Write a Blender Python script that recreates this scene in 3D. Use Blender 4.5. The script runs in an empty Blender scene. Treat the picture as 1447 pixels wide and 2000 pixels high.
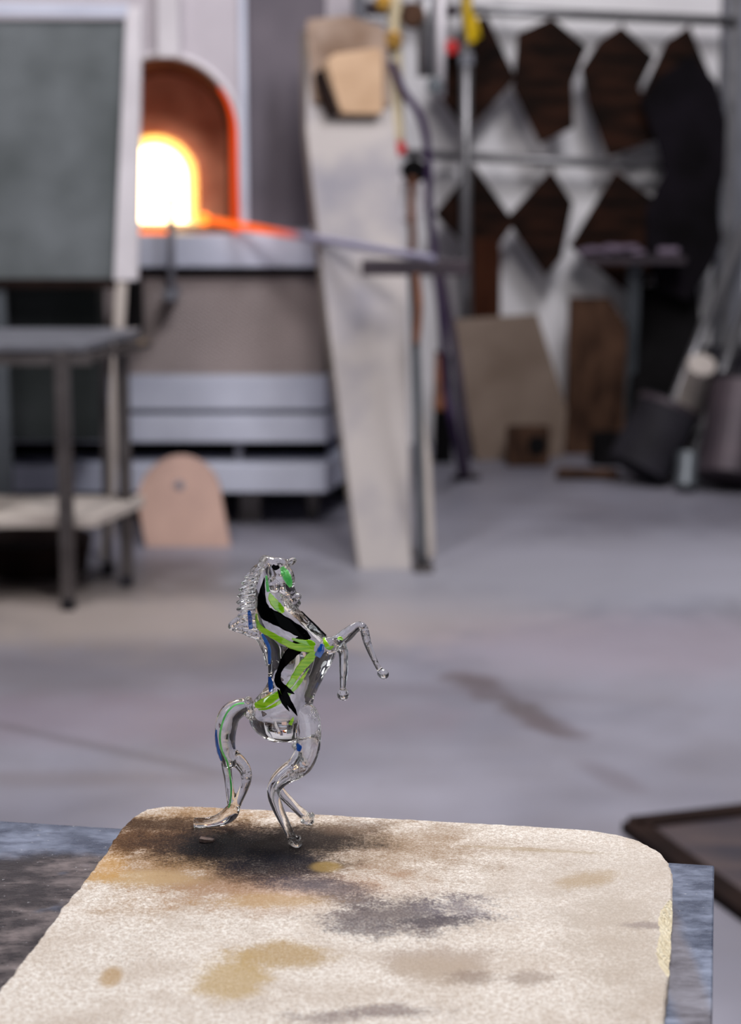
import bpy, bmesh, math, random
from mathutils import Vector, Matrix, noise
from mathutils.bvhtree import BVHTree
random.seed(7)
S = bpy.context.scene
COL = S.collection
# ------------------------------------------------------------------ camera
W_, H_, F = 1447.0, 2000.0, 4200.0
PITCH = math.atan(880.0 / F)
CAMZ = 1.5
CAM = Vector((0, 0, CAMZ))
FWD = Vector((0, math.cos(PITCH), -math.sin(PITCH)))
UP = Vector((0, math.sin(PITCH), math.cos(PITCH)))
RT = Vector((1, 0, 0))
cd = bpy.data.cameras.new('camera')
cam = bpy.data.objects.new('camera', cd)
COL.objects.link(cam)
cam.location = CAM
cam.rotation_euler = (math.pi / 2 - PITCH, 0, 0)
cd.sensor_fit = 'VERTICAL'
cd.sensor_height = 36.0
cd.lens = F / H_ * 36.0
cd.dof.use_dof = True
cd.dof.focus_distance = 1.535
cd.dof.aperture_fstop = 6.6
cd.clip_start = 0.05
S.camera = cam
# ------------------------------------------------------------------ world, lights, exposure
w = bpy.data.worlds.new('daylight')
S.world = w
w.use_nodes = True
bg = w.node_tree.nodes['Background']
bg.inputs[0].default_value = (0.86, 0.92, 1.0, 1)
bg.inputs[1].default_value = 1.3


def area(name, loc, target, sx, sy, power, col):
    l = bpy.data.lights.new(name, 'AREA')
    l.shape = 'RECTANGLE'
    l.size, l.size_y, l.energy, l.color = sx, sy, power, col
    o = bpy.data.objects.new(name, l)
    COL.objects.link(o)
    o.location = loc
    o.rotation_euler = (Vector(target) - Vector(loc)).to_track_quat('-Z', 'Y').to_euler()
    return o


area('overhead_fill', (0.5, 2.6, 4.1), (0.4, 2.9, 0), 0.9, 1.5, 138, (1, 0.98, 0.95))  # overhead fill lamps added to light the hall; the roof has no openings
area('overhead_fill', (-1.5, 4.4, 4.1), (-1.3, 5.6, 0), 0.6, 2.0, 90, (1, 0.97, 0.96))
area('overhead_fill', (1.2, 4.9, 4.1), (1.1, 7.2, 0.4), 0.7, 2.0, 145, (0.96, 0.97, 1.0))
area('side_fill', (1.98, 0.7, 2.1), (0.2, 1.6, 0.9), 0.6, 1.2, 17, (1, 0.96, 0.92))  # added fill lamps at the sides; the walls have no windows
area('side_fill', (-1.98, 1.0, 2.1), (0.0, 1.6, 1.0), 0.5, 1.2, 11, (0.92, 0.96, 1.0))
S.view_settings.view_transform = 'Standard'
S.view_settings.look = 'None'
S.view_settings.gamma = 1
S.view_settings.use_curve_mapping = False
S.view_settings.exposure = 0.12
S.cycles.max_bounces = 24
S.cycles.transmission_bounces = 20
S.cycles.glossy_bounces = 8
S.cycles.blur_glossy = 0.3


# ------------------------------------------------------------------ picture -> place helpers
def ray(px, py):
    return FWD + RT * ((px - W_ / 2) / F) + UP * ((H_ / 2 - py) / F)


def PZ(px, py, z=0.0):
    r = ray(px, py)
    return CAM + r * ((z - CAMZ) / r.z)


def PY(px, py, Y):
    r = ray(px, py)
    return CAM + r * (Y / r.y)


# ------------------------------------------------------------------ materials
def lin(c):
    c = c / 255.0
    return c / 12.92 if c <= 0.04045 else ((c + 0.055) / 1.055) ** 2.4


def rgb(r, g, b):
    return (lin(r), lin(g), lin(b), 1)


def mat(name, c1, c2=None, scale=6.0, rough=0.6, metal=0.0, bump=0.0, bscale=None, stretch=(1, 1, 1), coat=0.0, lo=0.35, hi=0.65, spec=None):
    m = bpy.data.materials.new(name)
    m.use_nodes = True
    nt = m.node_tree
    b = nt.nodes['Principled BSDF']
    b.inputs['Roughness'].default_value = rough
    b.inputs['Metallic'].default_value = metal
    dark = max(c1[:3]) < 0.05
    b.inputs['Specular IOR Level'].default_value = spec if spec is not None else (0.5 if coat or metal > 0.3 else (0.06 if dark else 0.25))
    b.inputs['Coat Weight'].default_value = coat
    b.inputs['Base Color'].default_value = c1
    if c2 is not None:
        tc = nt.nodes.new('ShaderNodeTexCoord')
        mp = nt.nodes.new('ShaderNodeMapping')
        mp.inputs['Scale'].default_value = stretch
        nt.links.new(tc.outputs['Object'], mp.inputs[0])
        n = nt.nodes.new('ShaderNodeTexNoise')
        n.inputs['Scale'].default_value = scale
        n.inputs['Detail'].default_value = 6
        nt.links.new(mp.outputs[0], n.inputs['Vector'])
        r = nt.nodes.new('ShaderNodeValToRGB')
        r.color_ramp.elements[0].position = lo
        r.color_ramp.elements[1].position = hi
        r.color_ramp.elements[0].color = c1
        r.color_ramp.elements[1].color = c2
        nt.links.new(n.outputs[0], r.inputs[0])
        nt.links.new(r.outputs[0], b.inputs['Base Color'])
        if bump:
            n2 = nt.nodes.new('ShaderNodeTexNoise')
            n2.inputs['Scale'].default_value = bscale or scale * 5
            n2.inputs['Detail'].default_value = 4
            nt.links.new(mp.outputs[0], n2.inputs['Vector'])
            bp = nt.nodes.new('ShaderNodeBump')
            bp.inputs['Strength'].default_value = bump
            bp.inputs['Distance'].default_value = 0.01
            nt.links.new(n2.outputs[0], bp.inputs['Height'])
            nt.links.new(bp.outputs[0], b.inputs['Normal'])
    return m


class NT:
    """small node-graph writer for the two stained surfaces"""
    def __init__(s, m):
        s.nt = m.node_tree
        s.n = s.nt.nodes
        s.b = s.n['Principled BSDF']
        g = s.n.new('ShaderNodeNewGeometry')
        s.pos = g.outputs['Position']
        s.edge = s.noise(9, 5, s.pos)

    def link(s, a, b):
        s.nt.links.new(a, b)

    def noise(s, scale, detail=4, vec=None, stretch=None, rough=0.6):
        n = s.n.new('ShaderNodeTexNoise')
        n.inputs['Scale'].default_value = scale
        n.inputs['Detail'].default_value = detail
        n.inputs['Roughness'].default_value = rough
        v = vec or s.pos
        if stretch:
            mp = s.n.new('ShaderNodeMapping')
            mp.inputs['Scale'].default_value = stretch
            s.link(v, mp.inputs[0])
            v = mp.outputs[0]
        s.link(v, n.inputs['Vector'])
        return n.outputs[0]

    def math(s, op, a, b=None, c=None):
        n = s.n.new('ShaderNodeMath')
        n.operation = op
        for i, v in enumerate((a, b, c)):
            if v is None:
                continue
            if isinstance(v, (int, float)):
                n.inputs[i].default_value = v
            else:
                s.link(v, n.inputs[i])
        return n.outputs[0]

    def rng(s, v, a, b, c=0.0, d=1.0):
        n = s.n.new('ShaderNodeMapRange')
        n.interpolation_type = 'SMOOTHSTEP'
        s.link(v, n.inputs[0])
        for i, x in enumerate((a, b, c, d)):
            n.inputs[i + 1].default_value = x
        return n.outputs[0]

    def mix(s, f, a, b, mode='MIX'):
        n = s.n.new('ShaderNodeMix')
        n.data_type = 'RGBA'
        n.blend_type = mode
        if isinstance(f, (int, float)):
            n.inputs[0].default_value = f
        else:
            s.link(f, n.inputs[0])
        for i, v in ((6, a), (7, b)):
            if isinstance(v, tuple):
                n.inputs[i].default_value = v
            else:
                s.link(v, n.inputs[i])
        return n.outputs[2]

    def spot(s, c, rx, ry, rot=0.0, soft=0.5, rag=0.8, edge=None):
        """mask of a ragged elliptical patch centred on world point c"""
        mp = s.n.new('ShaderNodeMapping')
        mp.vector_type = 'TEXTURE'
        mp.inputs['Location'].default_value = c
        mp.inputs['Rotation'].default_value = (0, 0, rot)
        mp.inputs['Scale'].default_value = (rx, ry, 10)
        s.link(s.pos, mp.inputs[0])
        ln = s.n.new('ShaderNodeVectorMath')
        ln.operation = 'LENGTH'
        s.link(mp.outputs[0], ln.inputs[0])
        d = s.math('MULTIPLY_ADD', s.math('SUBTRACT', edge or s.edge, 0.5), rag * 2, ln.outputs['Value'])
        return s.rng(d, 1 + soft * .5, 1 - soft * .5)

    def bump(s, h, strength, dist):
        bp = s.n.new('ShaderNodeBump')
        bp.inputs['Strength'].default_value = strength
        bp.inputs['Distance'].default_value = dist
        s.link(h, bp.inputs['Height'])
        s.link(bp.outputs[0], s.b.inputs['Normal'])


M = {}
M['white_paint'] = mat('white_paint', rgb(205, 200, 206), rgb(188, 184, 192), 2, 0.6)
M['white_panel'] = mat('white_panel', rgb(212, 207, 212), rgb(226, 222, 226), 1.5, 0.5)
M['dark_wood'] = mat('charred_wood', rgb(9, 5, 4), rgb(44, 24, 16), 5, 0.65, stretch=(1, 1, 4), bump=0.3)
M['brown_wood'] = mat('brown_wood', rgb(42, 28, 22), rgb(78, 56, 44), 6, 0.65, stretch=(3, 3, 1), bump=0.2)
M['beige_board'] = mat('beige_board', rgb(104, 88, 78), rgb(124, 108, 98), 4, 0.75)
M['tan'] = mat('tan_cloth', rgb(180, 150, 124), rgb(164, 134, 108), 8, 0.9, bump=0.2)
M['brown_cloth'] = mat('scorched_blanket', rgb(120, 98, 84), rgb(150, 130, 118), 8, 0.95, bump=0.3)
M['slab'] = mat('weathered_white', rgb(166, 158, 157), rgb(134, 130, 138), 4.5, 0.7, bump=0.1, lo=0.45, hi=0.72)
M['black'] = mat('soot_black', rgb(10, 9, 10), rgb(20, 18, 20), 6, 0.8)
M['black_cloth'] = mat('black_leather', rgb(10, 8, 10), rgb(22, 18, 24), 5, 0.85)
M['steel_dark'] = mat('dark_steel', rgb(72, 66, 66), rgb(98, 92, 92), 9, 0.45, 0.6)
M['steel_mid'] = mat('grey_steel', rgb(98, 98, 106), rgb(120, 120, 130), 5, 0.6, 0.4)
M['steel_blue'] = mat('galvanised_steel', rgb(166, 168, 186), rgb(198, 200, 216), 2.2, 0.45, 0.25)
M['steel_pipe'] = mat('pipe_steel', rgb(136, 134, 138), rgb(112, 110, 114), 10, 0.35, 0.7)
M['furnace_white'] = mat('furnace_paint', rgb(186, 178, 186), rgb(168, 160, 168), 2.5, 0.55)
M['furnace_mesh'] = mat('expanded_metal', rgb(168, 154, 154), rgb(150, 138, 138), 3, 0.6, 0.1)
M['brick_hot'] = mat('firebrick', rgb(222, 158, 128), rgb(186, 124, 98), 9, 0.85, bump=0.4)
M['shield_panel'] = mat('grey_green_panel', rgb(84, 88, 90), rgb(112, 116, 120), 3.5, 0.45, 0.2)
M['frame_pale'] = mat('pale_frame', rgb(206, 200, 206), rgb(186, 180, 186), 4, 0.5)
M['wood_pale'] = mat('pale_board', rgb(186, 176, 170), rgb(160, 150, 146), 4, 0.7)
M['green_dark'] = mat('dark_green_metal', rgb(38, 42, 42), rgb(52, 54, 56), 3, 0.55, 0.2)
M['pink_plate'] = mat('kiln_door_refractory', rgb(184, 152, 140), rgb(158, 130, 122), 3.5, 0.85, bump=0.1)
M['purple'] = mat('purple_hose', rgb(48, 34, 62), rgb(66, 50, 80), 5, 0.5)
M['lilac'] = mat('lilac_hose', rgb(112, 98, 114), rgb(90, 78, 94), 5, 0.5)
M['yellow'] = mat('yellow_paint', rgb(206, 172, 20), rgb(188, 152, 20), 9, 0.4)
M['ochre'] = mat('brass', rgb(176, 132, 50), rgb(140, 104, 50), 9, 0.35, 0.6)
M['red'] = mat('red_paint', rgb(190, 40, 40), rgb(160, 30, 34), 9, 0.4)
M['rust'] = mat('rusty_strap', rgb(120, 74, 50), rgb(86, 56, 44), 9, 0.8)
M['cream'] = mat('cream_cable', rgb(196, 180, 150), rgb(180, 166, 140), 6, 0.6)
M['rubber'] = mat('black_rubber', rgb(30, 28, 32), rgb(44, 42, 48), 5, 0.6)
M['plum_metal'] = mat('plum_grey_metal', rgb(70, 60, 66), rgb(50, 44, 50), 4, 0.5, 0.3)
M['teal'] = mat('teal_grey_metal', rgb(96, 100, 106), rgb(78, 82, 88), 6, 0.45, 0.4)
M['plywood'] = mat('worn_floor_mat', rgb(74, 62, 62), rgb(46, 42, 50), 4, 0.5, stretch=(1, 3, 1))
M['brown_rim'] = mat('dark_brown_rim', rgb(22, 14, 13), rgb(34, 23, 20), 6, 0.6)


def emit(name, col, strength):
    m = bpy.data.materials.new(name)
    m.use_nodes = True
    b = m.node_tree.nodes['Principled BSDF']
    b.inputs['Base Color'].default_value = (0.02, 0.008, 0.004, 1)
    b.inputs['Specular IOR Level'].default_value = 0.0
    b.inputs['Emission Color'].default_value = col
    b.inputs['Emission Strength'].default_value = strength
    return m


M['fire'] = emit('white_hot_chamber', (1.0, 0.70, 0.34, 1), 9)
M['halo_ring'] = emit('yellow_halo_collar', (1.0, 0.70, 0.17, 1), 1.9)
M['rim_glow'] = emit('lit_hot_rim', (1.0, 0.075, 0.006, 1), 0.75)
M['halo_ring_edge'] = emit('orange_halo_edge', (1.0, 0.22, 0.01, 1), 1.3)
M['ember'] = emit('orange_hot_lip', (1.0, 0.19, 0.03, 1), 1.7)
M['glob'] = emit('orange_hot_glass', (1.0, 0.22, 0.03, 1), 2.6)


def hot_rod_mat():
    m = bpy.data.materials.new('cooling_steel_rod')
    m.use_nodes = True
    nt = m.node_tree
    b = nt.nodes['Principled BSDF']
    b.inputs['Base Color'].default_value = rgb(168, 164, 190)
    b.inputs['Metallic'].default_value = 0.5
    b.inputs['Roughness'].default_value = 0.3
    tc = nt.nodes.new('ShaderNodeTexCoord')
    sp = nt.nodes.new('ShaderNodeSeparateXYZ')
    nt.links.new(tc.outputs['Object'], sp.inputs[0])
    r = nt.nodes.new('ShaderNodeValToRGB')
    e = r.color_ramp.elements
    e[0].position, e[0].color = 0.0, (1.0, 0.14, 0.012, 1)
    e[1].position, e[1].color = 0.46, (0, 0, 0, 1)
    x = e.new(0.27); x.color = (0.7, 0.09, 0.008, 1)
    x = e.new(0.40); x.color = (0.3, 0.03, 0.006, 1)
    nt.links.new(sp.outputs['X'], r.inputs[0])
    nt.links.new(r.outputs[0], b.inputs['Emission Color'])
    r2 = nt.nodes.new('ShaderNodeValToRGB')
    r2.color_ramp.elements[0].position, r2.color_ramp.elements[0].color = 0.30, (0.02, 0.008, 0.004, 1)
    r2.color_ramp.elements[1].position, r2.color_ramp.elements[1].color = 0.50, rgb(168, 164, 190)
    nt.links.new(sp.outputs['X'], r2.inputs[0])
    nt.links.new(r2.outputs[0], b.inputs['Base Color'])
    b.inputs['Emission Strength'].default_value = 1.6
    return m


M['rod'] = hot_rod_mat()

# glass
g = bpy.data.materials.new('clear_glass')
g.use_nodes = True
gb = g.node_tree.nodes['Principled BSDF']
gb.inputs['Base Color'].default_value = (1, 1, 1, 1)
gb.inputs['Transmission Weight'].default_value = 1
gb.inputs['Roughness'].default_value = 0.0
gb.inputs['IOR'].default_value = 1.5
_n = g.node_tree.nodes.new('ShaderNodeTexNoise')
_n.inputs['Scale'].default_value = 80
_n.inputs['Detail'].default_value = 1
_t = g.node_tree.nodes.new('ShaderNodeTexCoord')
g.node_tree.links.new(_t.outputs['Object'], _n.inputs['Vector'])
_b = g.node_tree.nodes.new('ShaderNodeBump')
_b.inputs['Strength'].default_value = 0.14
_b.inputs['Distance'].default_value = 0.004
g.node_tree.links.new(_n.outputs[0], _b.inputs['Height'])
g.node_tree.links.new(_b.outputs[0], gb.inputs['Normal'])
M['glass'] = g
M['g_black'] = mat('black_glass', (0.001, 0.001, 0.0015, 1), rough=0.1)
M['g_black'].node_tree.nodes['Principled BSDF'].inputs['IOR'].default_value = 1.3
M['g_green'] = mat('green_glass', rgb(112, 196, 0), rgb(180, 232, 50), 60, 0.12, coat=1.0, stretch=(1, 1, 1))
M['g_green'].node_tree.nodes['Mapping'].inputs['Scale'].default_value = (1, 1, 9)
M['g_green'].node_tree.nodes['Mapping'].inputs['Rotation'].default_value = (0, 0.7, 0)
M['g_emerald'] = mat('emerald_glass', rgb(60, 190, 84), rgb(140, 240, 140), 80, 0.12, coat=1.0)
M['g_blue'] = mat('blue_glass', rgb(10, 70, 170), rgb(40, 120, 215), 80, 0.12, coat=1.0)


# ------------------------------------------------------------------ object helpers
def tag(o, label, cat, group=None):
    o['label'] = label
    o['category'] = cat
    if group:
        o['group'] = group
    return o


def empty(name, loc, label, cat, group=None):
    o = bpy.data.objects.new(name, None)
    o.empty_display_size = 0.05
    COL.objects.link(o)
    o.location = loc
    return tag(o, label, cat, group)


def link(name, me, m, parent=None, kind=None, smooth=False):
    o = bpy.data.objects.new(name, me)
    COL.objects.link(o)
    if m is not None:
        me.materials.append(m)
    if smooth:
        for p in me.polygons:
            p.use_smooth = True
    if parent is not None:
        o.parent = parent
        w = parent
        off = Vector((0, 0, 0))
        while w is not None:
            off += w.location
            w = w.parent
        me.transform(Matrix.Translation(-off))
    if kind:
        o['kind'] = kind
    return o


def finish(name, bm, m, parent=None, kind=None, smooth=False, bevel=0.0, origin=None):
    bmesh.ops.remove_doubles(bm, verts=bm.verts, dist=1e-6)
    bmesh.ops.recalc_face_normals(bm, faces=bm.faces)
    if bevel:
        es = [e for e in bm.edges if len(e.link_faces) == 2 and e.calc_face_angle(0) > 0.5]
        bmesh.ops.bevel(bm, geom=es, offset=bevel, segments=2, affect='EDGES', profile=0.6)
    me = bpy.data.meshes.new(name)
    bm.to_mesh(me)
    bm.free()
    o = link(name, me, m, parent, kind, smooth)
    if parent is None and origin is not None:
        me.transform(Matrix.Translation(-Vector(origin)))
        o.location = origin
    return o


def prism(bm, pts, ext):
    """closed slab: polygon pts (3D) extruded by vector ext"""
    ext = Vector(ext)
    a = [bm.verts.new(p) for p in pts]
    b = [bm.verts.new(Vector(p) + ext) for p in pts]
    bm.faces.new(a)
    bm.faces.new(b[::-1])
    n = len(a)
    for i in range(n):
        bm.faces.new((a[i], b[i], b[(i + 1) % n], a[(i + 1) % n]))
    return bm


def box(bm, x0, x1, y0, y1, z0, z1):
    return prism(bm, [(x0, y0, z0), (x1, y0, z0), (x1, y0, z1), (x0, y0, z1)], (0, y1 - y0, 0))


def beam(bm, p, q, w, d, up=None):
    """rectangular bar from p to q"""
    p, q = Vector(p), Vector(q)
    t = (q - p).normalized()
    a = (up or Vector((0, 1, 0)))
    s = t.cross(a)
    if s.length < 1e-4:
        s = t.cross(Vector((1, 0, 0)))
    s.normalize()
    a = s.cross(t).normalized()
    pts = [p + s * w / 2 + a * d / 2, p - s * w / 2 + a * d / 2, p - s * w / 2 - a * d / 2, p + s * w / 2 - a * d / 2]
    return prism(bm, pts, q - p)


def crom(ps, n):
    """Catmull-Rom through tuples"""
    out = []
    k = len(ps)
    for i in range(k - 1):
        p0, p1, p2, p3 = ps[max(i - 1, 0)], ps[i], ps[i + 1], ps[min(i + 2, k - 1)]
        for j in range(n):
            t = j / n
            out.append(tuple(0.5 * (2 * b + (c - a) * t + (2 * a - 5 * b + 4 * c - d) * t * t + (3 * b - a - 3 * c + d) * t ** 3)
                             for a, b, c, d in zip(p0, p1, p2, p3)))
    out.append(tuple(ps[-1]))
    return out


def tube(bm, pts, rads, seg=12, flat=1.0, flat_axis=None, cap=True):
    """tube through 3D points, radius per point; flat scales the radius along flat_axis; round ends"""
    pts = [Vector(p) for p in pts]
    rings = []
    n = len(pts)
    fa = flat_axis or Vector((0, 1, 0))

    def ring(c, t, r, ra):
        s = t.cross(fa)
        if s.length < 1e-3:
            s = t.cross(Vector((1, 0, 0)))
        s.normalize()
        a = s.cross(t).normalized()
        return [bm.verts.new(c + s * (math.cos(2 * math.pi * k / seg) * r) + a * (math.sin(2 * math.pi * k / seg) * r * flat)) for k in range(seg)]
    T = []
    for i in range(n):
        t = pts[min(i + 1, n - 1)] - pts[max(i - 1, 0)]
        T.append(t.normalized())
    if cap:
        for f in (0.98, 0.7, 0.35):
            rings.append(ring(pts[0] - T[0] * rads[0] * f, T[0], rads[0] * math.sqrt(max(0, 1 - f * f)), 0))
    for i in range(n):
        rings.append(ring(pts[i], T[i], rads[i], 0))
    if cap:
        for f in (0.35, 0.7, 0.98):
            rings.append(ring(pts[-1] + T[-1] * rads[-1] * f, T[-1], rads[-1] * math.sqrt(max(0, 1 - f * f)), 0))
    for a, b in zip(rings, rings[1:]):
        for k in range(seg):
            bm.faces.new((a[k], a[(k + 1) % seg], b[(k + 1) % seg], b[k]))
    bm.faces.new(rings[0][::-1])
    bm.faces.new(rings[-1])
    return bm


def pipe(name, pts, r, m, parent=None, seg=12, smooth_n=6, origin=None):
    bm = bmesh.new()
    p = crom([tuple(x) for x in pts], smooth_n) if len(pts) > 2 else pts
    tube(bm, p, [r] * len(p), seg, cap=False)
    return finish(name, bm, m, parent, smooth=False if len(pts) == 2 and seg < 9 else True, origin=origin)


# ================================================================== THE SETTING
WALLY = 8.5
fl = bpy.data.materials.new('polished_concrete')
fl.use_nodes = True
k = NT(fl)
base = k.mix(k.rng(k.noise(1.1, 3), 0.35, 0.65), rgb(108, 106, 118), rgb(132, 130, 143))
base = k.mix(k.rng(k.noise(3.2, 5, stretch=(1, 0.7, 1)), 0.3, 0.75, 0, 0.35), base, rgb(112, 105, 108))
base = k.mix(k.rng(k.noise(0.7, 3, stretch=(1, 1.3, 1)), 0.5, 0.72, 0, 0.4), base, rgb(160, 158, 174))
base = k.mix(k.rng(k.noise(30, 3), 0.55, 0.8, 0, 0.25), base, rgb(96, 92, 98))


def fspot(base, px, py, rx, ry, col, amt, rot=0.0, soft=1.0, rag=0.6):
    c = PZ(px, py)
    sp = k.spot(c, rx, ry, rot, soft, rag, k.edge)
    return k.mix(k.math('MULTIPLY', sp, amt), base, col)


base = fspot(base, 150, 1190, 1.1, 0.35, rgb(114, 104, 98), 0.75)  # darker floor colour standing in for shade under the left table
base = fspot(base, 380, 1200, 0.7, 0.40, rgb(160, 148, 143), 0.6)
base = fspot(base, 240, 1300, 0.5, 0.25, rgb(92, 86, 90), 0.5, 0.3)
base = fspot(base, 760, 1200, 0.5, 0.3, rgb(146, 136, 138), 0.6)
base = fspot(base, 480, 1130, 1.2, 0.25, rgb(66, 60, 58), 0.7)  # shadow below the furnace painted into the floor colour
base = fspot(base, 990, 1370, 0.22, 0.045, rgb(80, 71, 73), 0.8, -1.15, 1.2, 2.0)
base = fspot(base, 930, 1335, 0.06, 0.10, rgb(84, 74, 78), 0.6, 0.5)
base = fspot(base, 1080, 1420, 0.05, 0.12, rgb(88, 78, 83), 0.6, 0.5)
base = fspot(base, 1200, 1520, 0.04, 0.10, rgb(96, 88, 95), 0.5, 0.5)
base = fspot(base, 800, 1345, 0.5, 0.05, rgb(104, 98, 108), 0.4, -0.2)
base = fspot(base, 1080, 1150, 0.9, 0.35, rgb(140, 140, 152), 0.5)
base = fspot(base, 1300, 1100, 1.1, 0.45, rgb(158, 156, 168), 0.5)
base = fspot(base, 1250, 1260, 0.5, 0.3, rgb(146, 134, 146), 0.5)
base = fspot(base, 300, 1400, 0.6, 0.2, rgb(124, 108, 120), 0.4)
base = fspot(base, 200, 1460, 0.02, 0.5, rgb(92, 86, 92), 0.5, 1.0)
base = fspot(base, 100, 1520, 0.35, 0.05, rgb(108, 100, 104), 0.5)
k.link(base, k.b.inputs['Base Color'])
k.b.inputs['Roughness'].default_value = 0.42
k.bump(k.noise(14, 5), 0.15, 0.01)

bm = bmesh.new(); box(bm, -2.2, 2.2, -1.8, 9, -0.1, 0)
finish('floor', bm, fl, kind='structure')
bm = bmesh.new(); box(bm, -2.1, 2.1, WALLY, WALLY + 0.15, 0, 4.3)
finish('wall_back', bm, M['white_panel'], kind='structure')
M['unseen_wall'] = mat('unseen_dark_wall', rgb(46, 44, 48), rgb(62, 60, 64), 2, 0.8)
bm = bmesh.new(); box(bm, -2.2, -2.05, -1.6, 8.65, 0, 4.3)  # unseen side walls, set close and dark to darken the glass edges
finish('wall_left_unseen', bm, M['unseen_wall'], kind='structure')
bm = bmesh.new(); box(bm, 2.05, 2.2, -1.6, 8.65, 0, 4.3)
finish('wall_right_unseen', bm, M['unseen_wall'], kind='structure')
M['roof'] = mat('unseen_dark_roof', rgb(34, 33, 36), rgb(48, 46, 50), 1.5, 0.8)
bm = bmesh.new(); box(bm, -2.2, 2.2, -1.75, 8.65, 4.3, 4.4)  # unseen roof, added dark for contrast in the glass
finish('ceiling_unseen', bm, M['roof'], kind='structure')
for x0_, x1_, z0_, z1_, nm in ((-2.2, -1.2, 0, 4.3, 'wall_front_unseen'), (1.0, 2.2, 0, 4.3, 'wall_front_unseen'), (-1.2, 1.0, 2.7, 4.3, 'wall_front_unseen')):  # unseen wall behind the camera, its opening shaped for reflections in the glass
    bm = bmesh.new(); box(bm, x0_, x1_, -1.75, -1.6, z0_, z1_)
    finish(nm, bm, M['unseen_wall'], kind='structure')
# steel column on the right edge of the wall
a = PY(1436, 120, WALLY - 0.1)
bm = bmesh.new(); box(bm, a.x - 0.045, a.x + 0.06, WALLY - 0.14, WALLY - 0.0, 0, 4.3)
finish('trim_1', bm, M['steel_mid'], kind='structure')

# ================================================================== BENCH AND KILN SHELF
ZB, TH = 0.95, 0.017
ZS = ZB - TH
A = PZ(0, 1603, ZS); B = PZ(1395, 1690, ZS); Rr = PZ(1391, 2000, ZS)
dx = (B - A).normalized(); dy = (Rr - B).normalized()
st = bpy.data.materials.new('patinated_steel')
st.use_nodes = True
k = NT(st)
n1 = k.noise(26, 7, stretch=(0.8, 1.5, 1), rough=0.7)
n2 = k.noise(9, 4)
dark = k.mix(k.rng(n1, 0.40, 0.66), rgb(62, 56, 60), rgb(128, 117, 118))
blue = k.mix(k.rng(n1, 0.35, 0.7), rgb(82, 90, 112), rgb(132, 140, 162))
sky_sheen_far = k.spot(PZ(60, 1625, ZS), 0.13, 0.055, 0, 0.5, 1.0)  # bluish sky reflection painted along the far edge
right = k.spot(PZ(1370, 1850, ZS), 0.05, 0.5, 0, 0.4, 0.25)
mk = k.math('MAXIMUM', sky_sheen_far, right)
mk = k.math('MAXIMUM', mk, k.rng(n2, 0.62, 0.70))
c = k.mix(mk, dark, blue)
c = k.mix(k.rng(k.noise(260, 2), 0.68, 0.76, 0, 0.7), c, rgb(190, 190, 196))
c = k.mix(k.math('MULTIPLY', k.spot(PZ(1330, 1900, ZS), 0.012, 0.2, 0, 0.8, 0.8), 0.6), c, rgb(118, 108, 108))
k.link(c, k.b.inputs['Base Color'])
k.b.inputs['Metallic'].default_value = 0.55
k.link(k.rng(n1, 0.3, 0.7, 0.22, 0.42), k.b.inputs['Roughness'])
k.bump(k.noise(120, 4), 0.12, 0.002)
BENCH_C = (A + B) / 2 + dy * 0.35
bench = empty('steel_bench', (BENCH_C.x, BENCH_C.y, 0), 'heavy steel work bench with patinated blue-grey top in the foreground', 'work bench')
bm = bmesh.new()
P0 = A - dx * 0.55
P1 = B
P2 = B + dy * 0.85
P3 = P0 + dy * 0.85
prism(bm, [P0, P1, P2, P3], (0, 0, -0.012))
finish('bench_top', bm, st, bench, bevel=0.0012)
for p in (P0 + dx * .08 + dy * .08, P1 - dx * .08 + dy * .08, P2 - dx * .08 - dy * .08, P3 + dx * .08 - dy * .08):
    bm = bmesh.new()
    beam(bm, (p.x, p.y, 0.0), (p.x, p.y, ZS - 0.012), 0.05, 0.05)
    finish('leg', bm, M['steel_dark'], bench, bevel=0.003)
for p, q in ((P0, P1), (P3, P2)):
    s = 0.08 if p is P0 else -0.08
    bm = bmesh.new()
    p2, q2 = p + dx * .1 + dy * s, q - dx * .1 + dy * s
    beam(bm, (p2.x, p2.y, ZS - 0.045), (q2.x, q2.y, ZS - 0.045), 0.05, 0.04, Vector((0, 0, 1)))
    finish('apron_rail', bm, M['steel_dark'], bench, bevel=0.003)

# kiln shelf slab
bo = bpy.data.materials.new('scorched_refractory')
bo.use_nodes = True
k = NT(bo)
fine = k.noise(620, 4, rough=0.75)
mid = k.noise(280, 6, rough=0.8)
k.edge = k.math('ADD', k.math('MULTIPLY', k.noise(34, 6, rough=0.72), 0.55), k.math('MULTIPLY', k.noise(420, 4, rough=0.85), 0.45))
c = k.mix(k.rng(mid, 0.41, 0.59), rgb(212, 198, 188), rgb(250, 244, 240))
c = k.mix(k.rng(k.noise(22, 5), 0.42, 0.66, 0, 0.55), c, rgb(198, 182, 170))
c = k.mix(k.rng(fine, 0.50, 0.66, 0, 0.7), c, rgb(166, 144, 126))
vo = k.n.new('ShaderNodeTexVoronoi'); vo.inputs['Scale'].default_value = 600
k.link(k.pos, vo.inputs['Vector'])
c = k.mix(k.math('MULTIPLY', k.rng(vo.outputs['Distance'], 0.22, 0.10), k.rng(k.noise(90, 2), 0.44, 0.58)), c, rgb(84, 68, 60))
c = k.mix(k.rng(k.noise(900, 2), 0.60, 0.70, 0, 0.8), c, rgb(246, 238, 230))


grain = k.rng(fine, 0.36, 0.56, 0.72, 1.0)


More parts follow.
